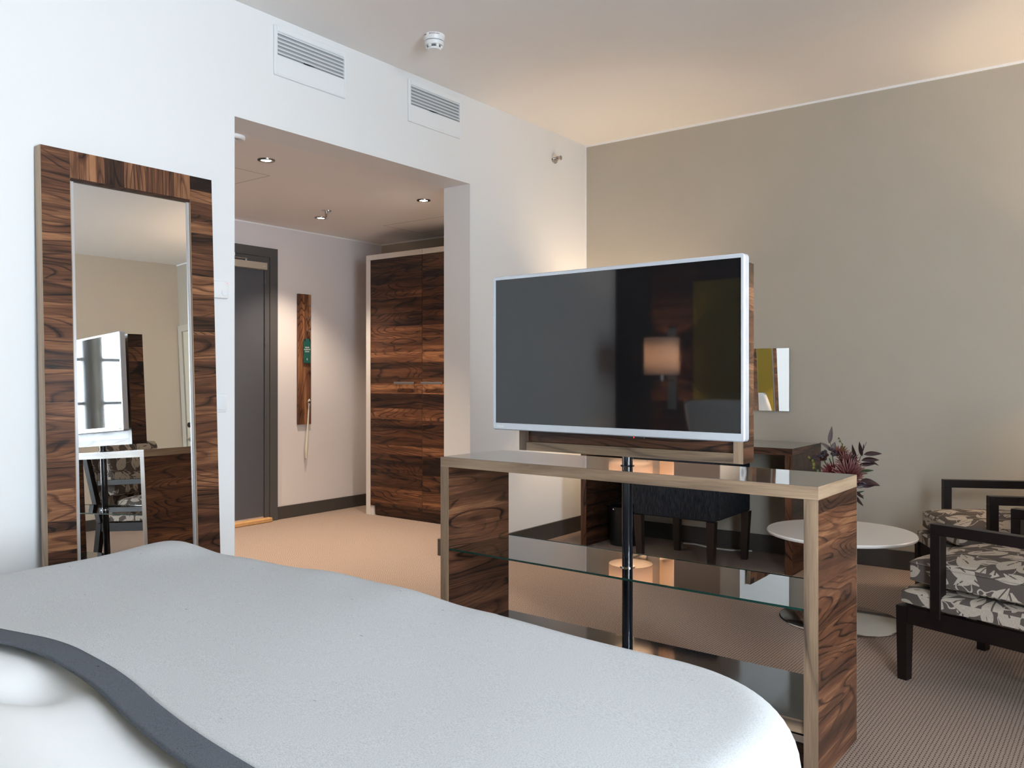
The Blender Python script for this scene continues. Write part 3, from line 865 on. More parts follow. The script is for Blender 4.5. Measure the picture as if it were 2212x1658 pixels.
# ================================================================== BED
BX0, BX1, BY0, BY1, BZ = -2.60, -0.42, YF + 0.09, 1.555, 0.56
t = thing('bed', 'wide double bed with a dark upholstered base', 'bed', ((BX0 + BX1) / 2, (BY0 + BY1) / 2, 0))
hx, hy = (BX1 - BX0) / 2 - 0.06, (BY1 - BY0) / 2 - 0.05
B('base', 'bed_base_grey', t, -hx, hx, -hy, hy, 0.10, 0.32, 0.02, seg=2)
B('mattress', 'pillow_white', t, -hx, hx, -hy, hy, 0.321, 0.50, 0.05, seg=3, smooth=True)
for sx in (-1, 1):
    for sy in (-1, 1):
        bm = bmesh.new(); tube(bm, [(sx * (hx - 0.1), sy * (hy - 0.1), 0), (sx * (hx - 0.1), sy * (hy - 0.1), 0.10)], 0.03, 12)
        obj('leg', bm, 'bin_black', t, smooth=True)
def bump2(x, y, seed=0.0):
    return (0.5 * math.sin(3.1 * x + 1.7 * y + seed) + 0.3 * math.sin(6.3 * x - 4.1 * y + 2.1 + seed) + 0.2 * math.sin(11.0 * x + 7.7 * y + 0.6 + seed))
def sdf(x, y):
    # rounded rectangle of the bed plan, right foot corner rounder than the left
    cx_, cy_ = (BX0 + BX1) / 2, (BY0 + BY1) / 2
    ax, ay = (BX1 - BX0) / 2, (BY1 - BY0) / 2
    px, py = x - cx_, y - cy_
    r = 0.32 if (px > 0 and py > 0) else 0.10
    qx, qy = abs(px) - ax + r, abs(py) - ay + r
    return math.hypot(max(qx, 0), max(qy, 0)) + min(max(qx, qy), 0) - r
def drape(x, y, top, amp, seed, rad=0.075, low=0.0):
    e = sdf(x, y)
    z = top + amp * bump2(x, y, seed)
    if e > -rad:
        h_ = 1e-3
        g = Vector((sdf(x + h_, y) - sdf(x - h_, y), sdf(x, y + h_) - sdf(x, y - h_)))
        if g.length > 1e-9: g.normalize()
        a = (e + rad) / rad
        ang = min(a, PI / 2)
        over = max(0.0, a - PI / 2) * rad
        hor = rad * math.sin(ang)
        zz = rad * (1 - math.cos(ang)) + over
        pos = Vector((x, y)) - g * (e + rad) + g * (hor + 0.05 * over * (1 + math.sin(17 * x + 13 * y)))
        return Vector((pos.x, pos.y, z - zz))
    return Vector((x, y, z))
def cloth(name, mat, x0, x1, y0f, y1f, nx, ny, fn, thick, parent=None):
    bm = bmesh.new()
    rows = []
    for j in range(ny + 1):
        row = []
        for i in range(nx + 1):
            x = x0 + (x1 - x0) * i / nx
            ya, yb = y0f(x), y1f(x)
            row.append(bm.verts.new(fn(x, ya + (yb - ya) * j / ny)))
        rows.append(row)
    for a, b2 in zip(rows, rows[1:]):
        for i in range(nx): bm.faces.new((a[i], a[i + 1], b2[i + 1], b2[i]))
    o = obj(name, bm, mat, parent, smooth='all')
    md = o.modifiers.new('thick', 'SOLIDIFY'); md.thickness = thick; md.offset = 1.0
    return o
def duvet_fn(x, y):
    p = drape(x, y, BZ - 0.018, 0.008, 0.4)
    fold = 0.022 * math.exp(-((y - 0.50 - 0.10 * math.sin(3 * x)) / 0.07) ** 2) + 0.018 * math.exp(-((x + 1.75 + 0.5 * y) / 0.06) ** 2) * (1 if y < 0.76 else max(0, 1 - (y - 0.76) / 0.1))
    valley = -0.045 * math.exp(-((x + 1.66) / 0.10) ** 2 - ((y - 0.70) / 0.09) ** 2)
    p.z += (fold + valley) * (1 if y < 0.8 else max(0.0, 1 - (y - 0.8) / 0.1))
    return p
o = cloth('duvet', 'duvet_white', BX0 - 0.22, BX1 + 0.22, lambda x: BY0 + 0.02, lambda x: BY1 - 0.05, 110, 100, duvet_fn, 0.008)
tag(o, 'white duvet spread over the bed under the grey throw', 'duvet')
TOPZ = 0.570
TYT = [(-3.2, .66), (-2.25, .69), (-2.05, .715), (-1.90, .748), (-1.786, .768), (-1.52, .752), (-1.29, .704), (-1.12, .676), (-0.9, .655), (-0.4, .635), (0.3, .62)]
def ty0(x):
    tot = w_ = 0.0
    for k in range(-4, 5):          # small blur keeps the hem a smooth curve
        xx = x + k * 0.02
        for (a, ya), (b2, yb) in zip(TYT, TYT[1:]):
            if a <= xx <= b2:
                tot += ya + (yb - ya) * (xx - a) / (b2 - a); w_ += 1
    return tot / w_
def throw_fn(x, y):
    p = drape(x, y, TOPZ, 0.0045, 1.3, 0.075)
    k = math.exp(-((x + 1.72) / 0.50) ** 2) * min(1, max(0, (y - 1.0) / 0.45))
    p.y += 0.055 * k; p.z += 0.016 * k
    p.z += 0.022 * math.exp(-((x + 2.46) / 0.16) ** 2 - ((y - 1.47) / 0.14) ** 2)
    p.z += 0.0022 * math.sin(19 * x + 3 * y) * math.exp(-((y - 1.5) / 0.12) ** 2) * (1 if x < -1.2 else 0.2)
    return p
t = thing('bed_throw', 'light grey woven throw with a dark border across the foot of the bed', 'throw', (0, 0, 0))
cloth('cloth', 'throw_grey', BX0 - 0.34, BX1 + 0.34, lambda x: ty0(x) + 0.058, lambda x: BY1 + 0.34, 150, 90, throw_fn, 0.005, t)
cloth('border', 'throw_border', BX0 - 0.34, BX1 + 0.34, lambda x: ty0(x), lambda x: ty0(x) + 0.0585, 150, 8, lambda x, y: throw_fn(x, y) + Vector((0, 0, 0.0015)), 0.006, t)
# pillows
def pillow(label, x, y, z, rx):
    bm = bmesh.new()
    n = 16
    def P(u, v, s):
        e = (1 - abs(u) ** 3.0) * (1 - abs(v) ** 3.0)
        return Vector((0.36 * u * (1 - 0.06 * v * v), 0.25 * v * (1 - 0.06 * u * u), s * 0.085 * max(e, 0) ** 0.45))
    for s in (-1, 1):
        g = [[bm.verts.new(P(-1 + 2 * i / n, -1 + 2 * j / n, s)) for i in range(n + 1)] for j in range(n + 1)]
        for j in range(n):
            for i in range(n): bm.faces.new((g[j][i], g[j][i + 1], g[j + 1][i + 1], g[j + 1][i]))
    bmesh.ops.remove_doubles(bm, verts=bm.verts, dist=1e-4)
    o = obj('pillow', bm, 'pillow_white', smooth='all')
    o.location = (x, y, z); o.rotation_euler = (R(rx), 0, 0)
    tag(o, label, 'pillow', 'pillows at the head of the bed')
pillow('white pillow propped at the bed head on the mirror side, seen in the television', -2.18, -0.20, 0.765, 62)
pillow('white pillow propped at the bed head on the window side', -0.90, -0.20, 0.765, 62)

# headboard wall panel
t = thing('headboard', 'rosewood headboard with an olive upholstered panel behind the bed', 'headboard', (-1.51, YF, 0))
for k in range(10):
    B('veneer_strip', 'rosewood_x', t, -1.455, 1.455, 0.0005, 0.035, k * 0.24, k * 0.24 + 0.2395, tone=random.uniform(.3, .55))
B('upholstered_panel', 'olive_fabric', t, -1.10, 1.10, 0.0355, 0.085, 0.35, 1.77, 0.012, seg=2, smooth=True)

# ---- wall lamps
def wall_lamp(name, label, loc, rotz, watts, rad=0.15, hgt=0.27, plate=0.62):
    """local +y points into the room from the wall at y = 0; z = 0 is the lower rim of the shade"""
    t = thing(name, label, 'lamp', loc, rotz)
    B('wall_plate', 'lamp_metal', t, -0.035, 0.035, 0, 0.012, -0.24, -0.24 + plate, 0.002)
    bm = bmesh.new(); box(bm, -0.010, 0.010, 0.012, rad + 0.03, -0.045, -0.030); tube(bm, [(0, rad + 0.03, -0.04), (0, rad + 0.03, 0.07)], 0.009, 10)
    obj('arm', bm, 'lamp_metal', t)
    bm = bmesh.new(); lathe(bm, [(rad, 0), (rad, hgt)], 48, (0, rad + 0.03, 0))
    sh = obj('lamp_shade', bm, 'lamp_shade', t, smooth='all')
    md = sh.modifiers.new('thick', 'SOLIDIFY'); md.thickness = 0.0015
    bm = bmesh.new(); bmesh.ops.create_uvsphere(bm, u_segments=16, v_segments=10, radius=0.026); bmesh.ops.translate(bm, verts=bm.verts, vec=(0, rad + 0.03, 0.115))
    obj('bulb', bm, 'bulb', t, smooth='all')
    ld = bpy.data.lights.new('lamp_light', 'POINT'); ld.energy = watts; ld.color = (1.0, 0.73, 0.48); ld.shadow_soft_size = 0.045
    lo = bpy.data.objects.new('lamp_light', ld); COL.objects.link(lo); lo.parent = t; lo.location = (0, rad + 0.03, 0.115)
    return t
wall_lamp('wall_lamp', 'lit wall lamp with drum shade by the bed, seen in the television', (-2.79, YF + 0.036, 1.14), 0, 22, 0.117, 0.25, 0.56)
wall_lamp('wall_lamp', 'lit drum shade wall lamp over the desk, seen in the glass shelf', (-2.815, YB, 1.115), PI, 36)
wall_lamp('wall_lamp', 'lit drum shade wall lamp on the beige wall behind the armchairs', (0.16, YB, 1.26), PI, 56)

# ================================================================== TV CABINET
CL, CD, CZ, CT = 1.4203, 0.3699, 0.8239, 0.0374
t = thing('tv_cabinet', 'open rosewood shelf unit with glossy top under the television', 'cabinet', (-2.1337, 2.3777, 0), R(-0.976))
PT = 0.040
# top: glossy laminate in a pale edge band
B('top_surface', 'gloss_top', t, 0.002, CL - 0.002, 0.002, CD - 0.002, CZ - CT + 0.001, CZ)
bm = bmesh.new(); box(bm, 0, CL, 0, 0.0018, CZ - CT, CZ - 0.0006); obj('edge_band', bm, 'pale_x', t, tone=0.56)
bm = bmesh.new(); box(bm, 0, CL, CD - 0.0018, CD, CZ - CT, CZ - 0.0006); obj('edge_band', bm, 'pale_x', t, tone=0.5)
for xa in (0, CL - 0.0018):
    bm = bmesh.new(); box(bm, xa, xa + 0.0018, 0.0018, CD - 0.0018, CZ - CT, CZ - 0.0006); obj('edge_band', bm, 'pale_y', t, tone=0.72)
ZS = [0, 0.17, 0.304, 0.42, 0.545, 0.66, 0.748, CZ - CT - 0.0005]
def side_panel(x0, x1, tones):
    p = B('side_panel', 'rosewood_y', t, x0 + 0.0022, x1 - 0.0022, 0.002, CD - 0.002, 0.0, CZ - CT - 0.0005, tone=0.4)
    for yy in (0, CD - 0.0018):
        B('edge_band', 'pale_z', p, x0, x1, yy, yy + 0.0018, 0, CZ - CT - 0.0005, tone=0.52)
    for xa in (x0, x1 - 0.002):
        for k in range(len(ZS) - 1):
            B('veneer_strip', 'rosewood_y', p, xa, xa + 0.002, 0.002, CD - 0.002, ZS[k] + 0.0002, ZS[k + 1] - 0.0002, tone=tones[k])
side_panel(0, PT, [.36, .42, .48, .44, .50, .46, .42])
side_panel(CL - PT, CL, [.44, .52, .50, .44, .56, .55, .34])
g = B('glass_shelf', 'shelf_glass', t, PT + 0.001, CL - PT - 0.001, 0.004, CD - 0.006, 0.4765, 0.4765 + 0.0005)
B('polished_edge', 'glass_edge_green', g, PT + 0.001, CL - PT - 0.001, 0.0022, 0.0038, 0.4725, 0.4790)
B('polished_edge', 'glass_edge_green', g, PT + 0.001, CL - PT - 0.001, CD - 0.0058, CD - 0.0042, 0.4745, 0.4785)
for px in (PT, CL - PT - 0.012):
    for py in (0.07, 0.27):
        bm = bmesh.new(); tube(bm, [(px, py, 0.4705), (px + 0.012, py, 0.4705)], 0.004, 8); obj('shelf_pin', bm, 'clip_metal', t, smooth=True)
b_ = B('bottom_shelf', 'gloss_dark', t, PT + 0.0005, CL - PT - 0.0005, 0.006, CD - 0.002, 0.129, 0.166)
B('edge_band', 'pale_x', b_, PT + 0.0005, CL - PT - 0.0005, 0.004, 0.0058, 0.128, 0.1655, tone=0.5)
B('plinth_rail', 'rosewood_x', t, PT + 0.0005, CL - PT - 0.0005, 0.06, 0.08, 0.0, 0.1285, tone=0.25)
B('floor_rail', 'steel', t, PT + 0.0005, CL - PT - 0.0005, 0.045, 0.058, 0.085, 0.105)

# ---- swivel stand: pole and wooden back box
t = thing('tv_stand', 'black pole through the shelf unit carrying a shallow wooden back box', 'tv stand', (-1.408, 2.526, 0), R(0.56))
bm = bmesh.new(); tube(bm, [(0, 0, 0.1665), (0, 0, 0.872)], 0.0183, 28)
obj('pole', bm, 'pole_black', t, smooth=True)
bm = bmesh.new(); lathe(bm, [(0.0185, 0.4775), (0.026, 0.4775), (0.026, 0.480), (0.0185, 0.480)], 28)
obj('collar', bm, 'chrome', t, smooth=True)
bm = bmesh.new(); lathe(bm, [(0.0185, CZ), (0.024, CZ), (0.023, CZ + 0.003), (0.0185, CZ + 0.003)], 28)
obj('collar', bm, 'pole_black', t, smooth=True)
PW, PD, Z0, Z1 = 0.427, 0.0435, 0.858, 1.486
for s_ in (-1, 1):
    x0, x1 = sorted((s_ * PW, s_ * (PW - 0.032)))
    p = B('box_side', 'pale_z', t, x0 + (0.0005 if s_ < 0 else 0), x1 - (0.0005 if s_ > 0 else 0), -PD, PD, Z0, Z1, tone=0.62 if s_ > 0 else 0.4)
    xo = s_ * (PW + 0.0008)
    zz = [Z0, 0.955, 1.01, 1.10, 1.17, 1.235, 1.33, 1.41, Z1]
    tn = [.40, .50, .44, .56, .42, .38, .62, .30]
    for k in range(8):
        a_, b2 = sorted((xo, xo - s_ * 0.0013))
        B('veneer_strip', 'rosewood_y', p, a_, b2, -PD + 0.001, PD, zz[k] + 0.0002, zz[k + 1] - 0.0002, tone=tn[k])
B('box_rail', 'pale_x', t, -PW + 0.0325, PW - 0.0325, -PD, PD, Z0, Z0 + 0.032, tone=0.58)
B('box_rail', 'pale_x', t, -PW + 0.0325, PW - 0.0325, -PD, PD, Z1 - 0.032, Z1, tone=0.58)
B('recessed_panel', 'rosewood_x', t, -PW + 0.0325, PW - 0.0325, -PD + 0.014, PD - 0.002, Z0 + 0.0325, Z1 - 0.0325, tone=0.32)
B('mount_plate', 'tv_black', t, -0.2, 0.2, -PD - 0.030, -PD + 0.0135, 1.08, 1.34)

# ---- television
TWd, TZ0, TZ1 = 0.969, 0.936, 1.492
t = thing('television', 'large flat television in a silver frame facing the bed', 'television', (-1.897, 2.400, 0), R(-2.048))
bm = bmesh.new()
bx, bt, bb = 0.0115, 0.0125, 0.0245
fd = 0.030
def rframe(bm):
    # rounded outer outline, rectangular inner opening
    def outl(y, ins):
        pts = []
        r = 0.010
        for cx_, cz_, a0 in ((TWd - r, TZ1 - r, 0), (r, TZ1 - r, 90), (r, TZ0 + r, 180), (TWd - r, TZ0 + r, 270)):
            for k in range(5):
                a = R(a0 + 22.5 * k)
                pts.append((cx_ + (r - ins) * math.cos(a), y, cz_ + (r - ins) * math.sin(a)))
        return [bm.verts.new(p) for p in pts]
    o0 = outl(fd, 0); o1 = outl(0.003, 0); o2 = outl(0.0, 0.003)
    for a, b2 in ((o0, o1), (o1, o2)):
        for i in range(20): bm.faces.new((a[i], a[(i + 1) % 20], b2[(i + 1) % 20], b2[i]))
    inn = [bm.verts.new(p) for p in ((TWd - bx, 0, TZ1 - bt), (bx, 0, TZ1 - bt), (bx, 0, TZ0 + bb), (TWd - bx, 0, TZ0 + bb))]
    inb = [bm.verts.new((v.co.x, 0.006, v.co.z)) for v in inn]
    for q in range(4):
        for k in range(4): bm.faces.new((o2[q * 5 + k], o2[q * 5 + k + 1], inn[q]))
        bm.faces.new((o2[q * 5 + 4], o2[(q * 5 + 5) % 20], inn[(q + 1) % 4], inn[q]))
        bm.faces.new((inn[q], inn[(q + 1) % 4], inb[(q + 1) % 4], inb[q]))
    bm.faces.new(o0)
rframe(bm)
obj('bezel', bm, 'tv_silver', t, smooth=True)
B('screen', 'tv_screen', t, bx, TWd - bx, 0.0035, 0.0060, TZ0 + bb, TZ1 - bt)
B('rear_housing', 'tv_black', t, 0.12, TWd - 0.12, fd + 0.0005, 0.050, TZ0 + 0.05, TZ1 - 0.05, 0.006)
text('logo', 'PHILIPS', 0.0098, 'print_white', t, frame_m((0.036, -0.0003, TZ0 + 0.0115), (1, 0, 0), (0, 0, 1)), 0.0003)
s_ = B('sensor', 'tv_black', t, 0.56, 0.63, 0.004, 0.02, TZ0 - 0.005, TZ0, 0.001)
B('standby_light', 'led_red', s_, 0.5915, 0.5935, 0.0030, 0.005, TZ0 - 0.0040, TZ0 - 0.002)

# ================================================================== DESK CORNER
DX0, DX1, DY0 = -2.990, -1.578, 4.730
t = thing('desk', 'rosewood veneer desk against the beige wall behind the television', 'desk', (DX0, DY0, 0))
DW, DDp, DZ, DT = DX1 - DX0, YB - 0.014 - DY0, 0.719, 0.040
B('top_surface', 'gloss_top', t, 0.002, DW - 0.002, 0.002, DDp, DZ - DT + 0.001, DZ)
B('edge_band', 'rosewood_x', t, 0, DW, 0, 0.0018, DZ - DT, DZ - 0.0004, tone=0.46)
for xa in (0, DW - 0.0018): B('edge_band', 'rosewood_y', t, xa, xa + 0.0018, 0.0018, DDp, DZ - DT, DZ - 0.0004, tone=0.42)
for k, xa in enumerate((0, DW - 0.042)):
    p = B('side_panel', 'rosewood_y', t, xa + 0.002, xa + 0.040, 0.002, DDp - 0.004, 0, DZ - DT - 0.0005, tone=0.22)
    B('edge_band', 'rosewood_z', p, xa, xa + 0.042, 0, 0.0018, 0, DZ - DT - 0.0005, tone=0.48)
    zz = [0, 0.12, 0.26, 0.40, 0.53, DZ - DT - 0.0005]
    for xo in (xa, xa + 0.0402):
        for j in range(5): B('veneer_strip', 'rosewood_y', p, xo, xo + 0.0018, 0.002, DDp - 0.004, zz[j] + 0.0002, zz[j + 1] - 0.0002, tone=(.26, .34, .20, .36, .24)[j])
# wall mirror above desk
t = thing('wall_mirror', 'frameless rectangular mirror on the beige wall over the desk', 'mirror', (-2.2265, YB, 0.909))
B('mirror_pane', 'mirror_glass', t, -0.4515, 0.4515, -0.016, -0.012, 0, 0.399)
B('backing', 'silver_edge', t, -0.4505, 0.4505, -0.0119, -0.0005, 0.002, 0.397)
# waste bin
t = thing('waste_bin', 'round black waste bin under the desk', 'waste bin', (-2.785, 4.95, 0))
bm = bmesh.new(); lathe(bm, [(0, 0), (0.094, 0), (0.102, 0.255), (0.098, 0.255), (0.090, 0.008), (0, 0.008)], 36)
obj('body', bm, 'bin_black', t, smooth=True)
bm = bmesh.new(); lathe(bm, [(0.1000, 0.2485), (0.105, 0.2485), (0.105, 0.258), (0.1000, 0.258), (0.1000, 0.2485)], 36)
obj('rim', bm, 'bin_black', t, smooth=True)
bm = bmesh.new(); bmesh.ops.create_uvsphere(bm, u_segments=10, v_segments=8, radius=0.007); bmesh.ops.translate(bm, verts=bm.verts, vec=(-0.02, -0.106, 0.245))
obj('knob', bm, 'chrome', t, smooth='all')
# white cable along the baseboard
bm = bmesh.new(); tube(bm, [(-2.46, 5.18, 0.006), (-2.38, 5.19, 0.008), (-2.25, 5.15, 0.006), (-2.12, 5.16, 0.006), (-2.0, 5.22, 0.006)], 0.005, 8)
tag(obj('power_cable', bm, 'cord_white', smooth='all'), 'thin white cable lying on the carpet under the desk', 'cable')

# desk chair (back towards the camera)
t = thing('desk_chair', 'low charcoal fabric desk chair with dark tapered legs', 'chair', (-2.185, 4.74, 0))
def tbox(bm, x0, x1, y0, y1, z0, z1, tx, ty, bev=0.0):
    """box whose foot is inset by tx, ty"""
    vs = [bm.verts.new(p) for p in ((x0 + max(tx, 0), y0 + max(ty, 0), z0), (x1 + min(tx, 0), y0 + max(ty, 0), z0), (x1 + min(tx, 0), y1 + min(ty, 0), z0), (x0 + max(tx, 0), y1 + min(ty, 0), z0),
                                    (x0, y0, z1), (x1, y0, z1), (x1, y1, z1), (x0, y1, z1))]
    for f in ((3, 2, 1, 0), (4, 5, 6, 7), (0, 1, 5, 4), (1, 2, 6, 5), (2, 3, 7, 6), (3, 0, 4, 7)): bm.faces.new([vs[i] for i in f])
HXc, YA, YC = 0.262, -0.290, 0.285
B('seat', 'denim_charcoal', t, -HXc + 0.0, HXc, YA + 0.075, YC - 0.03, 0.30, 0.47, 0.015, seg=3, smooth=True)
B('backrest', 'denim_charcoal', t, -HXc, HXc, YA, YA + 0.074, 0.30, 0.82, 0.018, seg=3, smooth=True)
for s_ in (-1, 1):
    x0, x1 = sorted((s_ * HXc, s_ * (HXc - 0.06)))
    x0 += 0.0 if s_ < 0 else 0.001; x1 -= 0.0 if s_ > 0 else 0.001
    B('armrest', 'denim_charcoal', t, x0 + s_ * 0.012, x1 + s_ * 0.012, YA + 0.075, YC - 0.06, 0.4705, 0.64, 0.018, seg=3, smooth=True)
for sx in (-1, 1):
    for y0, ty in ((YA + 0.005, 0.018), (YC - 0.052, -0.018)):
        x0, x1 = sorted((sx * (HXc - 0.004), sx * (HXc - 0.054)))
        bm = bmesh.new()
        zt = 0.2995 if y0 < 0 else 0.2995
        tbox(bm, x0, x1, y0, y0 + 0.047, 0, zt, 0.014 * sx * -1, ty)
        obj('leg', bm, 'leg_brown', t)

# ================================================================== COFFEE TABLE AND FLOWERS
TX, TY = -1.113, 4.005
t = thing('coffee_table', 'round white pedestal table with a polished metal disc foot', 'coffee table', (TX, TY, 0))
bm = bmesh.new(); lathe(bm, [(0, 0.395), (0.318, 0.395), (0.326, 0.399), (0.328, 0.407), (0.324, 0.412), (0, 0.412)], 72)
obj('table_top', bm, 'table_white', t, smooth=True)
bm = bmesh.new(); lathe(bm, [(0, 0.0), (0.270, 0.0), (0.270, 0.005), (0.262, 0.008), (0.04, 0.016), (0, 0.016)], 72)
obj('foot_disc', bm, 'chrome', t, smooth=True)
bm = bmesh.new(); tube(bm, [(0, 0, 0.016), (0, 0, 0.395)], 0.028, 24)
obj('column', bm, 'chrome', t, smooth=True)
VX, VY, VZ = -1.150, 4.130, 0.4122
t = thing('vase', 'small rounded smoky glass vase on the round table', 'vase', (VX, VY, VZ))
bm = bmesh.new(); lathe(bm, [(0, 0.002), (0.045, 0.0), (0.072, 0.045), (0.076, 0.085), (0.060, 0.130), (0.045, 0.160), (0.050, 0.180)], 36)
obj('body', bm, 'vase_glass', t, smooth='all')
bm = bmesh.new(); lathe(bm, [(0, 0.005), (0.043, 0.005), (0.069, 0.045), (0.073, 0.080), (0, 0.080)], 36)
obj('water', bm, 'vase_glass', t, smooth='all')
VT = Vector((VX, VY, VZ + 0.165))
CAMP = Vector((0, 0, 1.13))
RV = Vector((math.cos(R(37)), math.sin(R(37)), 0)); FV = Vector((-math.sin(R(37)), math.cos(R(37)), 0)); UZ = Vector((0, 0, 1))
def W3(a, b2, c):            # bouquet frame: right, up, away from the bed side (metres from the vase axis / table level)
    return Vector((VX, VY, VZ)) + RV * a + UZ * b2 + FV * c
def stem_pts(p0, p1, sag=0.02):
    return [p0, p0.lerp(p1, 0.5) + UZ * sag, p1]
def flower(label, pos, facing, r, mat, rings, name='chrysanthemum', width=0.22, cup=0.7):
    t = thing(name, label, 'flower', pos, 0, 'cut flowers in the glass vase')
    bm = bmesh.new(); root = Vector((VX, VY, VZ + 0.03)) - Vector(pos)
    tube(bm, [root, Vector((VT - Vector(pos))) , Vector((0, 0, -0.01))], 0.0025, 6); obj('stem', bm, 'stem_green', t, smooth='all')
    f = Vector(facing).normalized(); a = f.orthogonal().normalized(); b2 = f.cross(a)
    bm = bmesh.new(); ul = bm.loops.layers.uv.new('UVMap')
    for k, (n, tilt, ln) in enumerate(rings):
        for i in range(n):
            an = 2 * PI * (i + 0.5 * (k % 2)) / n + random.uniform(-.06, .06)
            d = (math.cos(an) * a + math.sin(an) * b2)
            L = r * ln * random.uniform(0.92, 1.06)
            ti = tilt + random.uniform(-.06, .06)
            pts = []
            for s_ in (0.0, 0.55, 1.0):
                bend = ti + cup * s_ * 0.45
                pts.append(d * (L * s_ * math.cos(ti)) + f * (L * s_ * math.sin(bend)))
            side = d.cross(f).normalized()
            w = L * width
            vs = [bm.verts.new(p) for p in (pts[0] - side * w * .3, pts[0] + side * w * .3, pts[1] + side * w * .5, pts[1] - side * w * .5, pts[2] + side * w * .12, pts[2] - side * w * .12)]
            for fc, uu in (((0, 1, 2, 3), (0, 0, .55, .55)), ((3, 2, 4, 5), (.55, .55, 1, 1))):
                ff = bm.faces.new([vs[q] for q in fc])
                for l, vv in zip(ff.loops, uu): l[ul].uv = (0.5, vv)
    me = bpy.data.meshes.new('petals'); bm.to_mesh(me); bm.free(); me.materials.append(MATS[mat])
    o = bpy.data.objects.new('petals', me); COL.objects.link(o); o.parent = t
    bm = bmesh.new(); bmesh.ops.create_icosphere(bm, subdivisions=1, radius=r * 0.30)
    obj('flower_heart', bm, 'petal_crimson', t, smooth='all')
big = [(18, 0.05, 1.0), (20, 0.28, 1.0), (20, 0.52, 0.95), (16, 0.80, 0.85), (12, 1.08, 0.75), (7, 1.35, 0.62)]
med = [(16, 0.05, 1.0), (15, 0.40, 0.9), (11, 0.75, 0.75), (7, 1.15, 0.55)]
flower('big pink chrysanthemum at the front of the vase bouquet', W3(0.010, 0.250, -0.075), (0.25, -0.8, 0.55), 0.076, 'petal_pink', big, width=0.16)
flower('pink chrysanthemum standing behind the biggest bloom', W3(0.030, 0.300, -0.01), (0.3, -0.6, 0.7), 0.060, 'petal_pink', big, width=0.16)
flower('deep red chrysanthemum left of the biggest pink bloom', W3(-0.062, 0.262, -0.05), (-0.35, -0.85, 0.5), 0.048, 'petal_crimson', med)
flower('rust coloured chrysanthemum at the top of the bouquet', W3(0.005, 0.345, 0.02), (0.1, -0.5, 0.85), 0.046, 'petal_rust', med)
flower('small rust bloom at the upper left of the bouquet', W3(-0.075, 0.325, 0.0), (-0.4, -0.6, 0.6), 0.030, 'petal_rust', med)
# clusters of tiny plum blossoms
def cluster(label, cpos, ext, n):
    t = thing('blossom_cluster', label, 'flower', cpos, 0, 'cut flowers in the glass vase')
    bm = bmesh.new(); tube(bm, [Vector((VX, VY, VZ + 0.03)) - cpos, VT - cpos, Vector((0, 0, -0.02))], 0.0025, 6); obj('stem', bm, 'stem_green', t, smooth='all')
    for i in range(n):
        a = random.uniform(0, 2 * PI); rr = math.sqrt(random.random())
        bm = bmesh.new(); bmesh.ops.create_icosphere(bm, subdivisions=1, radius=random.uniform(0.0055, 0.0085))
        o = obj('blossom', bm, 'petal_plum', t, smooth='all')
        o.location = RV * (ext * rr * math.cos(a)) + FV * (ext * 0.6 * rr * math.sin(a)) + UZ * (0.022 * (1 - rr * rr) + random.uniform(-.006, .006))
cluster('flat head of tiny plum blossoms on the left of the bouquet', W3(-0.105, 0.318, -0.01), 0.038, 26)
cluster('flat head of tiny plum blossoms near the top of the bouquet', W3(-0.050, 0.345, 0.0), 0.040, 28)
# leafy branches
def leaf_mesh(L, w, curl, fold=0.25):
    bm = bmesh.new()
    n = 7; rows = []
    for k in range(n + 1):
        s_ = k / n
        hw = w * (math.sin(PI * s_ ** 0.8) ** 0.9) * (1 - 0.25 * s_) + (0.0008 if 0 < k < n else 0.0002)
        z = curl * s_ * s_ * L
        rows.append([bm.verts.new((L * s_, -hw, z + fold * hw)), bm.verts.new((L * s_, 0, z)), bm.verts.new((L * s_, hw, z + fold * hw))])
    for a, b2 in zip(rows, rows[1:]):
        for i in range(2): bm.faces.new((a[i], a[i + 1], b2[i + 1], b2[i]))
    bmesh.ops.recalc_face_normals(bm, faces=bm.faces)
    bmesh.ops.solidify(bm, geom=bm.faces[:], thickness=0.0007)
    return bm
def branch(label, tip, leaves, mat, name='leaf_branch', mid=None):
    t = thing(name, label, 'branch', VT, 0, 'leafy stems in the glass vase')
    tipv = tip - VT
    m_ = (mid - VT) if mid else tipv * 0.5 + UZ * 0.02
    bm = bmesh.new(); tube(bm, [Vector((VX, VY, VZ + 0.03)) - VT, Vector((0, 0, 0)), m_, tipv], [0.003, 0.003, 0.0025, 0.001], 6); obj('stem', bm, 'leaf_plum' if mat == 'leaf_plum' else 'stem_green', t, smooth='all')
    for (pos, d, L, w, curl) in leaves:
        o = obj('leaf', leaf_mesh(L, w, curl), mat, t, smooth='all')
        x = Vector(d).normalized(); up = FV * -1 * 0.75 + UZ * 0.5
        y = up.cross(x).normalized(); z = x.cross(y)
        o.matrix_local = Matrix((x, y, z)).transposed().to_4x4()
        o.location = pos - VT
def dirr(a, b2, c=0.0): return RV * a + UZ * b2 + FV * c
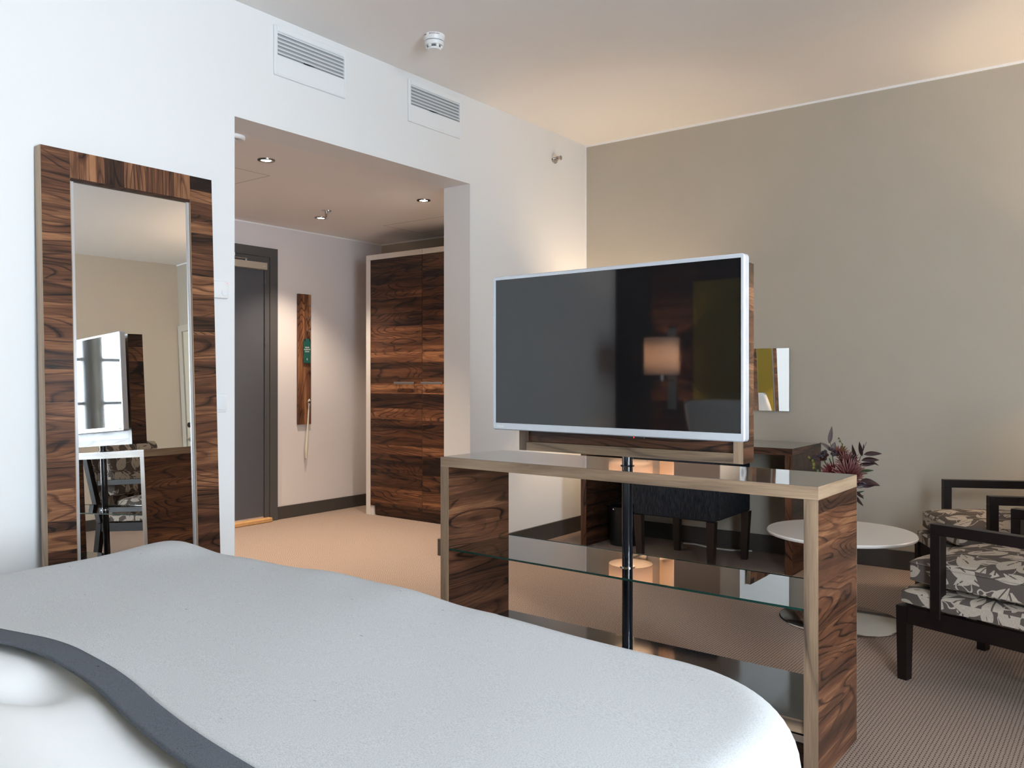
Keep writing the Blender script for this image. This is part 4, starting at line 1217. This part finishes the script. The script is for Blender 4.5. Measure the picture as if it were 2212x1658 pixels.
branch('long branch of dark plum leaves reaching right from the bouquet', W3(0.118, 0.405, -0.02), [
    (W3(0.105, 0.345, -0.02), dirr(1, 0.15), 0.094, 0.013, -0.22), (W3(0.090, 0.318, -0.03), dirr(1, 0.12), 0.092, 0.014, -0.2),
    (W3(0.078, 0.296, -0.03), dirr(1, 0.10), 0.080, 0.011, -0.05), (W3(0.098, 0.338, -0.02), dirr(-0.45, 1.0), 0.075, 0.012, 0.35),
    (W3(0.072, 0.315, -0.02), dirr(-0.5, 1.0), 0.088, 0.011, 0.30), (W3(0.060, 0.280, -0.03), dirr(-0.3, 1.0), 0.070, 0.011, 0.1),
    (W3(0.118, 0.322, 0.0), dirr(1, -0.35), 0.080, 0.008, -0.15), (W3(0.110, 0.360, 0.0), dirr(0.1, 1.0), 0.035, 0.003, 0.0)], 'leaf_plum', mid=W3(0.06, 0.27, -0.03))
branch('low branch of broad dark plum leaves at the right of the vase', W3(0.095, 0.255, -0.04), [
    (W3(0.060, 0.205, -0.05), dirr(1, 0.10), 0.105, 0.022, -0.15), (W3(0.075, 0.225, -0.05), dirr(1, -0.15), 0.105, 0.019, -0.18),
    (W3(0.050, 0.195, -0.05), dirr(0.9, 0.3), 0.075, 0.018, 0.0), (W3(0.045, 0.175, -0.05), dirr(0.9, -0.5), 0.065, 0.010, -0.2), (W3(0.040, 0.155, -0.05), dirr(0.75, -0.65), 0.075, 0.010, -0.1)], 'leaf_plum', mid=W3(0.05, 0.215, -0.04))
branch('green leaf sprig between the plum branches', W3(0.098, 0.285, -0.02), [
    (W3(0.085, 0.262, -0.02), dirr(1, 0.22), 0.075, 0.008, -0.25), (W3(0.080, 0.255, -0.02), dirr(1, 0.0), 0.045, 0.006, 0.0), (W3(0.070, 0.245, -0.03), dirr(0.3, 1), 0.05, 0.014, 0.0),
    (W3(0.055, 0.165, -0.04), dirr(0.9, 0.15), 0.045, 0.004, 0.1), (W3(0.055, 0.160, -0.04), dirr(0.9, -0.2), 0.045, 0.004, 0.0), (W3(0.055, 0.155, -0.04), dirr(0.6, -0.7), 0.045, 0.004, 0.0)], 'leaf_green', mid=W3(0.06, 0.23, -0.02))
branch('upright stem with greyish leaves at the top left of the bouquet', W3(-0.045, 0.415, 0.01), [
    (W3(-0.048, 0.395, 0.01), dirr(0.14, 1.0), 0.085, 0.011, 0.05), (W3(-0.040, 0.365, 0.0), dirr(-1.0, 0.75), 0.065, 0.010, -0.1), (W3(-0.040, 0.362, 0.0), dirr(0.35, 0.9), 0.045, 0.013, 0.1)], 'leaf_grey', mid=W3(-0.03, 0.30, 0.0))
def budstem(label, tip, base, n, mat, r0):
    t = thing('bud_stem', label, 'branch', VT, 0, 'leafy stems in the glass vase')
    bm = bmesh.new(); tube(bm, [Vector((VX, VY, VZ + 0.03)) - VT, base - VT, tip - VT], [0.003, 0.002, 0.001], 6); obj('stem', bm, 'stem_green', t, smooth='all')
    for k in range(n):
        bm = bmesh.new(); bmesh.ops.create_icosphere(bm, subdivisions=1, radius=r0 * random.uniform(.8, 1.15))
        bmesh.ops.scale(bm, verts=bm.verts, vec=(1, 1, 1.5))
        o = obj('bud', bm, mat, t, smooth='all')
        o.location = (base.lerp(tip, (k + 1) / n) - VT) + RV * random.uniform(-.008, .008)
        o.rotation_euler = (random.uniform(-.5, .5), random.uniform(-.8, .2), 0)
budstem('stem of small green buds leaning left out of the bouquet', W3(-0.150, 0.332, -0.02), W3(-0.105, 0.235, -0.03), 6, 'bud_green', 0.008)
budstem('thin stem of yellow green buds rising above the bouquet', W3(0.002, 0.420, 0.01), W3(0.030, 0.350, 0.01), 5, 'bud_green', 0.0048)

# ================================================================== ARMCHAIRS
def cushion(bm, x0, x1, y0, y1, z0, z1, bev, crown):
    """soft block with a crowned top"""
    nx, ny = 14, 14
    def edge(s): return max(0.0, 1 - abs(2 * s - 1) ** 6)
    top = [[None] * (nx + 1) for _ in range(ny + 1)]; bot = [[None] * (nx + 1) for _ in range(ny + 1)]
    for j in range(ny + 1):
        for i in range(nx + 1):
            u, v = i / nx, j / ny
            # denser near the borders
            uu = 0.5 - 0.5 * math.cos(PI * u); vv = 0.5 - 0.5 * math.cos(PI * v)
            e = (edge(uu) * edge(vv)) ** 0.5
            p_, q_ = 2 * uu - 1, 2 * vv - 1
            p_, q_ = p_ * (1 - 0.045 * q_ ** 8), q_ * (1 - 0.045 * p_ ** 8)
            x = (x0 + x1) / 2 + (x1 - x0) / 2 * p_; y = (y0 + y1) / 2 + (y1 - y0) / 2 * q_
            top[j][i] = bm.verts.new((x, y, z1 - bev + bev * e + crown * math.sin(PI * uu) * math.sin(PI * vv)))
            bot[j][i] = bm.verts.new((x, y, z0 + bev * 0.6 - bev * 0.6 * e))
    for j in range(ny):
        for i in range(nx):
            bm.faces.new((top[j][i], top[j][i + 1], top[j + 1][i + 1], top[j + 1][i]))
            bm.faces.new((bot[j + 1][i], bot[j + 1][i + 1], bot[j][i + 1], bot[j][i]))
    for i in range(nx):
        bm.faces.new((bot[0][i], bot[0][i + 1], top[0][i + 1], top[0][i])); bm.faces.new((bot[ny][i + 1], bot[ny][i], top[ny][i], top[ny][i + 1]))
    for j in range(ny):
        bm.faces.new((bot[j + 1][0], bot[j][0], top[j][0], top[j + 1][0])); bm.faces.new((bot[j][nx], bot[j + 1][nx], top[j + 1][nx], top[j][nx]))
def make_armchair(label):
    t = thing('armchair', label, 'armchair', (0, 0, 0), 0, 'floral armchairs by the round table')
    F, Wc, BK = 0.35, 0.3225, -0.36
    ZR0, ZR1 = 0.215, 0.277
    # legs
    for sy in (-1, 1):
        for x0, x1, rake in ((F - 0.042, F, 0.0), (BK, BK + 0.045, 0.06)):
            y0, y1 = sorted((sy * Wc, sy * (Wc - 0.048)))
            bm = bmesh.new()
            tbox(bm, x0, x1, y0, y1, 0, ZR1, 0.008 if x0 > 0 else 0.0, -0.010 * sy)
            if rake:
                for v in bm.verts:
                    if v.co.z < 0.01: v.co.x -= rake
            obj('leg', bm, 'chair_espresso', t)
    # seat rails
    for sy in (-1, 1):
        y0, y1 = sorted((sy * (Wc - 0.004), sy * (Wc - 0.034)))
        B('seat_rail', 'chair_espresso', t, BK + 0.0455, F - 0.0425, y0, y1, ZR0, ZR1)
    B('seat_rail', 'chair_espresso', t, F - 0.036, F - 0.008, -Wc + 0.0485, Wc - 0.0485, ZR0, ZR1)
    B('seat_rail', 'chair_espresso', t, BK + 0.008, BK + 0.036, -Wc + 0.0485, Wc - 0.0485, ZR0, ZR1)
    # fixed seat pad and loose cushion
    bm = bmesh.new(); cushion(bm, BK + 0.10, F + 0.004, -Wc + 0.006, Wc - 0.006, ZR1 + 0.0005, 0.349, 0.02, 0.004)
    # notch out room for arm posts
    obj('seat_pad', bm, 'floral_fabric', t, smooth=True, uvbox=1.0)
    bm = bmesh.new(); cushion(bm, BK + 0.145, F - 0.010, -Wc + 0.046, Wc - 0.046, 0.352, 0.458, 0.026, 0.022)
    c = obj('seat_cushion', bm, 'floral_fabric', t, smooth=True, uvbox=1.0)
    bm = bmesh.new()
    def rim(z, ins):
        x0, x1, y0, y1 = BK + 0.145, F - 0.010, -Wc + 0.046, Wc - 0.046
        per = []
        for k in range(64):
            a = k / 16.0; e_ = a - int(a)
            p_, q_ = ((2 * e_ - 1, -1), (1, 2 * e_ - 1), (1 - 2 * e_, 1), (-1, 1 - 2 * e_))[int(a)]
            p_, q_ = math.copysign(math.sin(abs(p_) * PI / 2), p_), math.copysign(math.sin(abs(q_) * PI / 2), q_)
            p_, q_ = p_ * (1 - 0.045 * q_ ** 8), q_ * (1 - 0.045 * p_ ** 8)
            per.append(((x0 + x1) / 2 + ((x1 - x0) / 2 + ins) * p_, (y0 + y1) / 2 + ((y1 - y0) / 2 + ins) * q_, z))
        tube(bm, per + per[:1], 0.0024, 6, cap=False)
    rim(0.432, 0.001)
    obj('piping', bm, 'floral_fabric', c, smooth='all', uvbox=1.0)
    # arms: front post, rail, all mitred square section
    AP = F - 0.13
    for sy in (-1, 1):
        y0, y1 = sorted((sy * (Wc + 0.001), sy * (Wc - 0.043)))
        bm = bmesh.new(); box(bm, AP - 0.037, AP, y0, y1, ZR1 - 0.02, 0.559, 0.0015)
        obj('arm_post', bm, 'chair_espresso', t)
        bm = bmesh.new(); box(bm, BK + 0.03, AP, y0, y1, 0.5592, 0.598, 0.0015)
        obj('arm_rail', bm, 'chair_espresso', t)
    # raked back
    def slant(bm, ang=13):
        bmesh.ops.rotate(bm, verts=bm.verts, cent=(BK + 0.02, 0, 0.28), matrix=Matrix.Rotation(R(-ang), 3, 'Y'))
    for sy in (-1, 1):
        y0, y1 = sorted((sy * Wc, sy * (Wc - 0.042)))
        bm = bmesh.new(); box(bm, BK, BK + 0.042, y0, y1, 0.2775, 0.80, 0.0015); slant(bm)
        obj('back_post', bm, 'chair_espresso', t)
    bm = bmesh.new(); box(bm, BK + 0.004, BK + 0.038, -Wc + 0.0425, Wc - 0.0425, 0.77, 0.80, 0.0015); slant(bm)
    obj('back_rail', bm, 'chair_espresso', t)
    bm = bmesh.new(); box(bm, BK + 0.008, BK + 0.045, -Wc + 0.0425, Wc - 0.0425, 0.36, 0.7695, 0.006, 2); slant(bm)
    obj('back_panel', bm, 'floral_fabric', t, smooth=True, uvbox=1.0)
    bm = bmesh.new(); cushion(bm, -0.20, 0.20, -Wc + 0.05, Wc - 0.05, 0.0, 0.11, 0.03, 0.03)
    bmesh.ops.rotate(bm, verts=bm.verts, cent=(0, 0, 0), matrix=Matrix.Rotation(R(77), 3, 'Y'))
    bmesh.ops.translate(bm, verts=bm.verts, vec=(BK + 0.02, 0, 0.66))
    obj('back_cushion', bm, 'floral_fabric', t, smooth=True, uvbox=1.0)
    return t
ch = make_armchair('nearer floral armchair, its wooden leg and arm in front at the right edge')
ch.location = (-0.299, 3.553, 0); ch.rotation_euler = (0, 0, math.atan2(0.315, -0.949))
c2 = copy_tree(ch)
c2.location = (-0.485, 4.608, 0); c2.rotation_euler = (0, 0, math.atan2(-0.454, -0.891))
c2['label'] = 'farther floral armchair by the beige wall behind the round table'
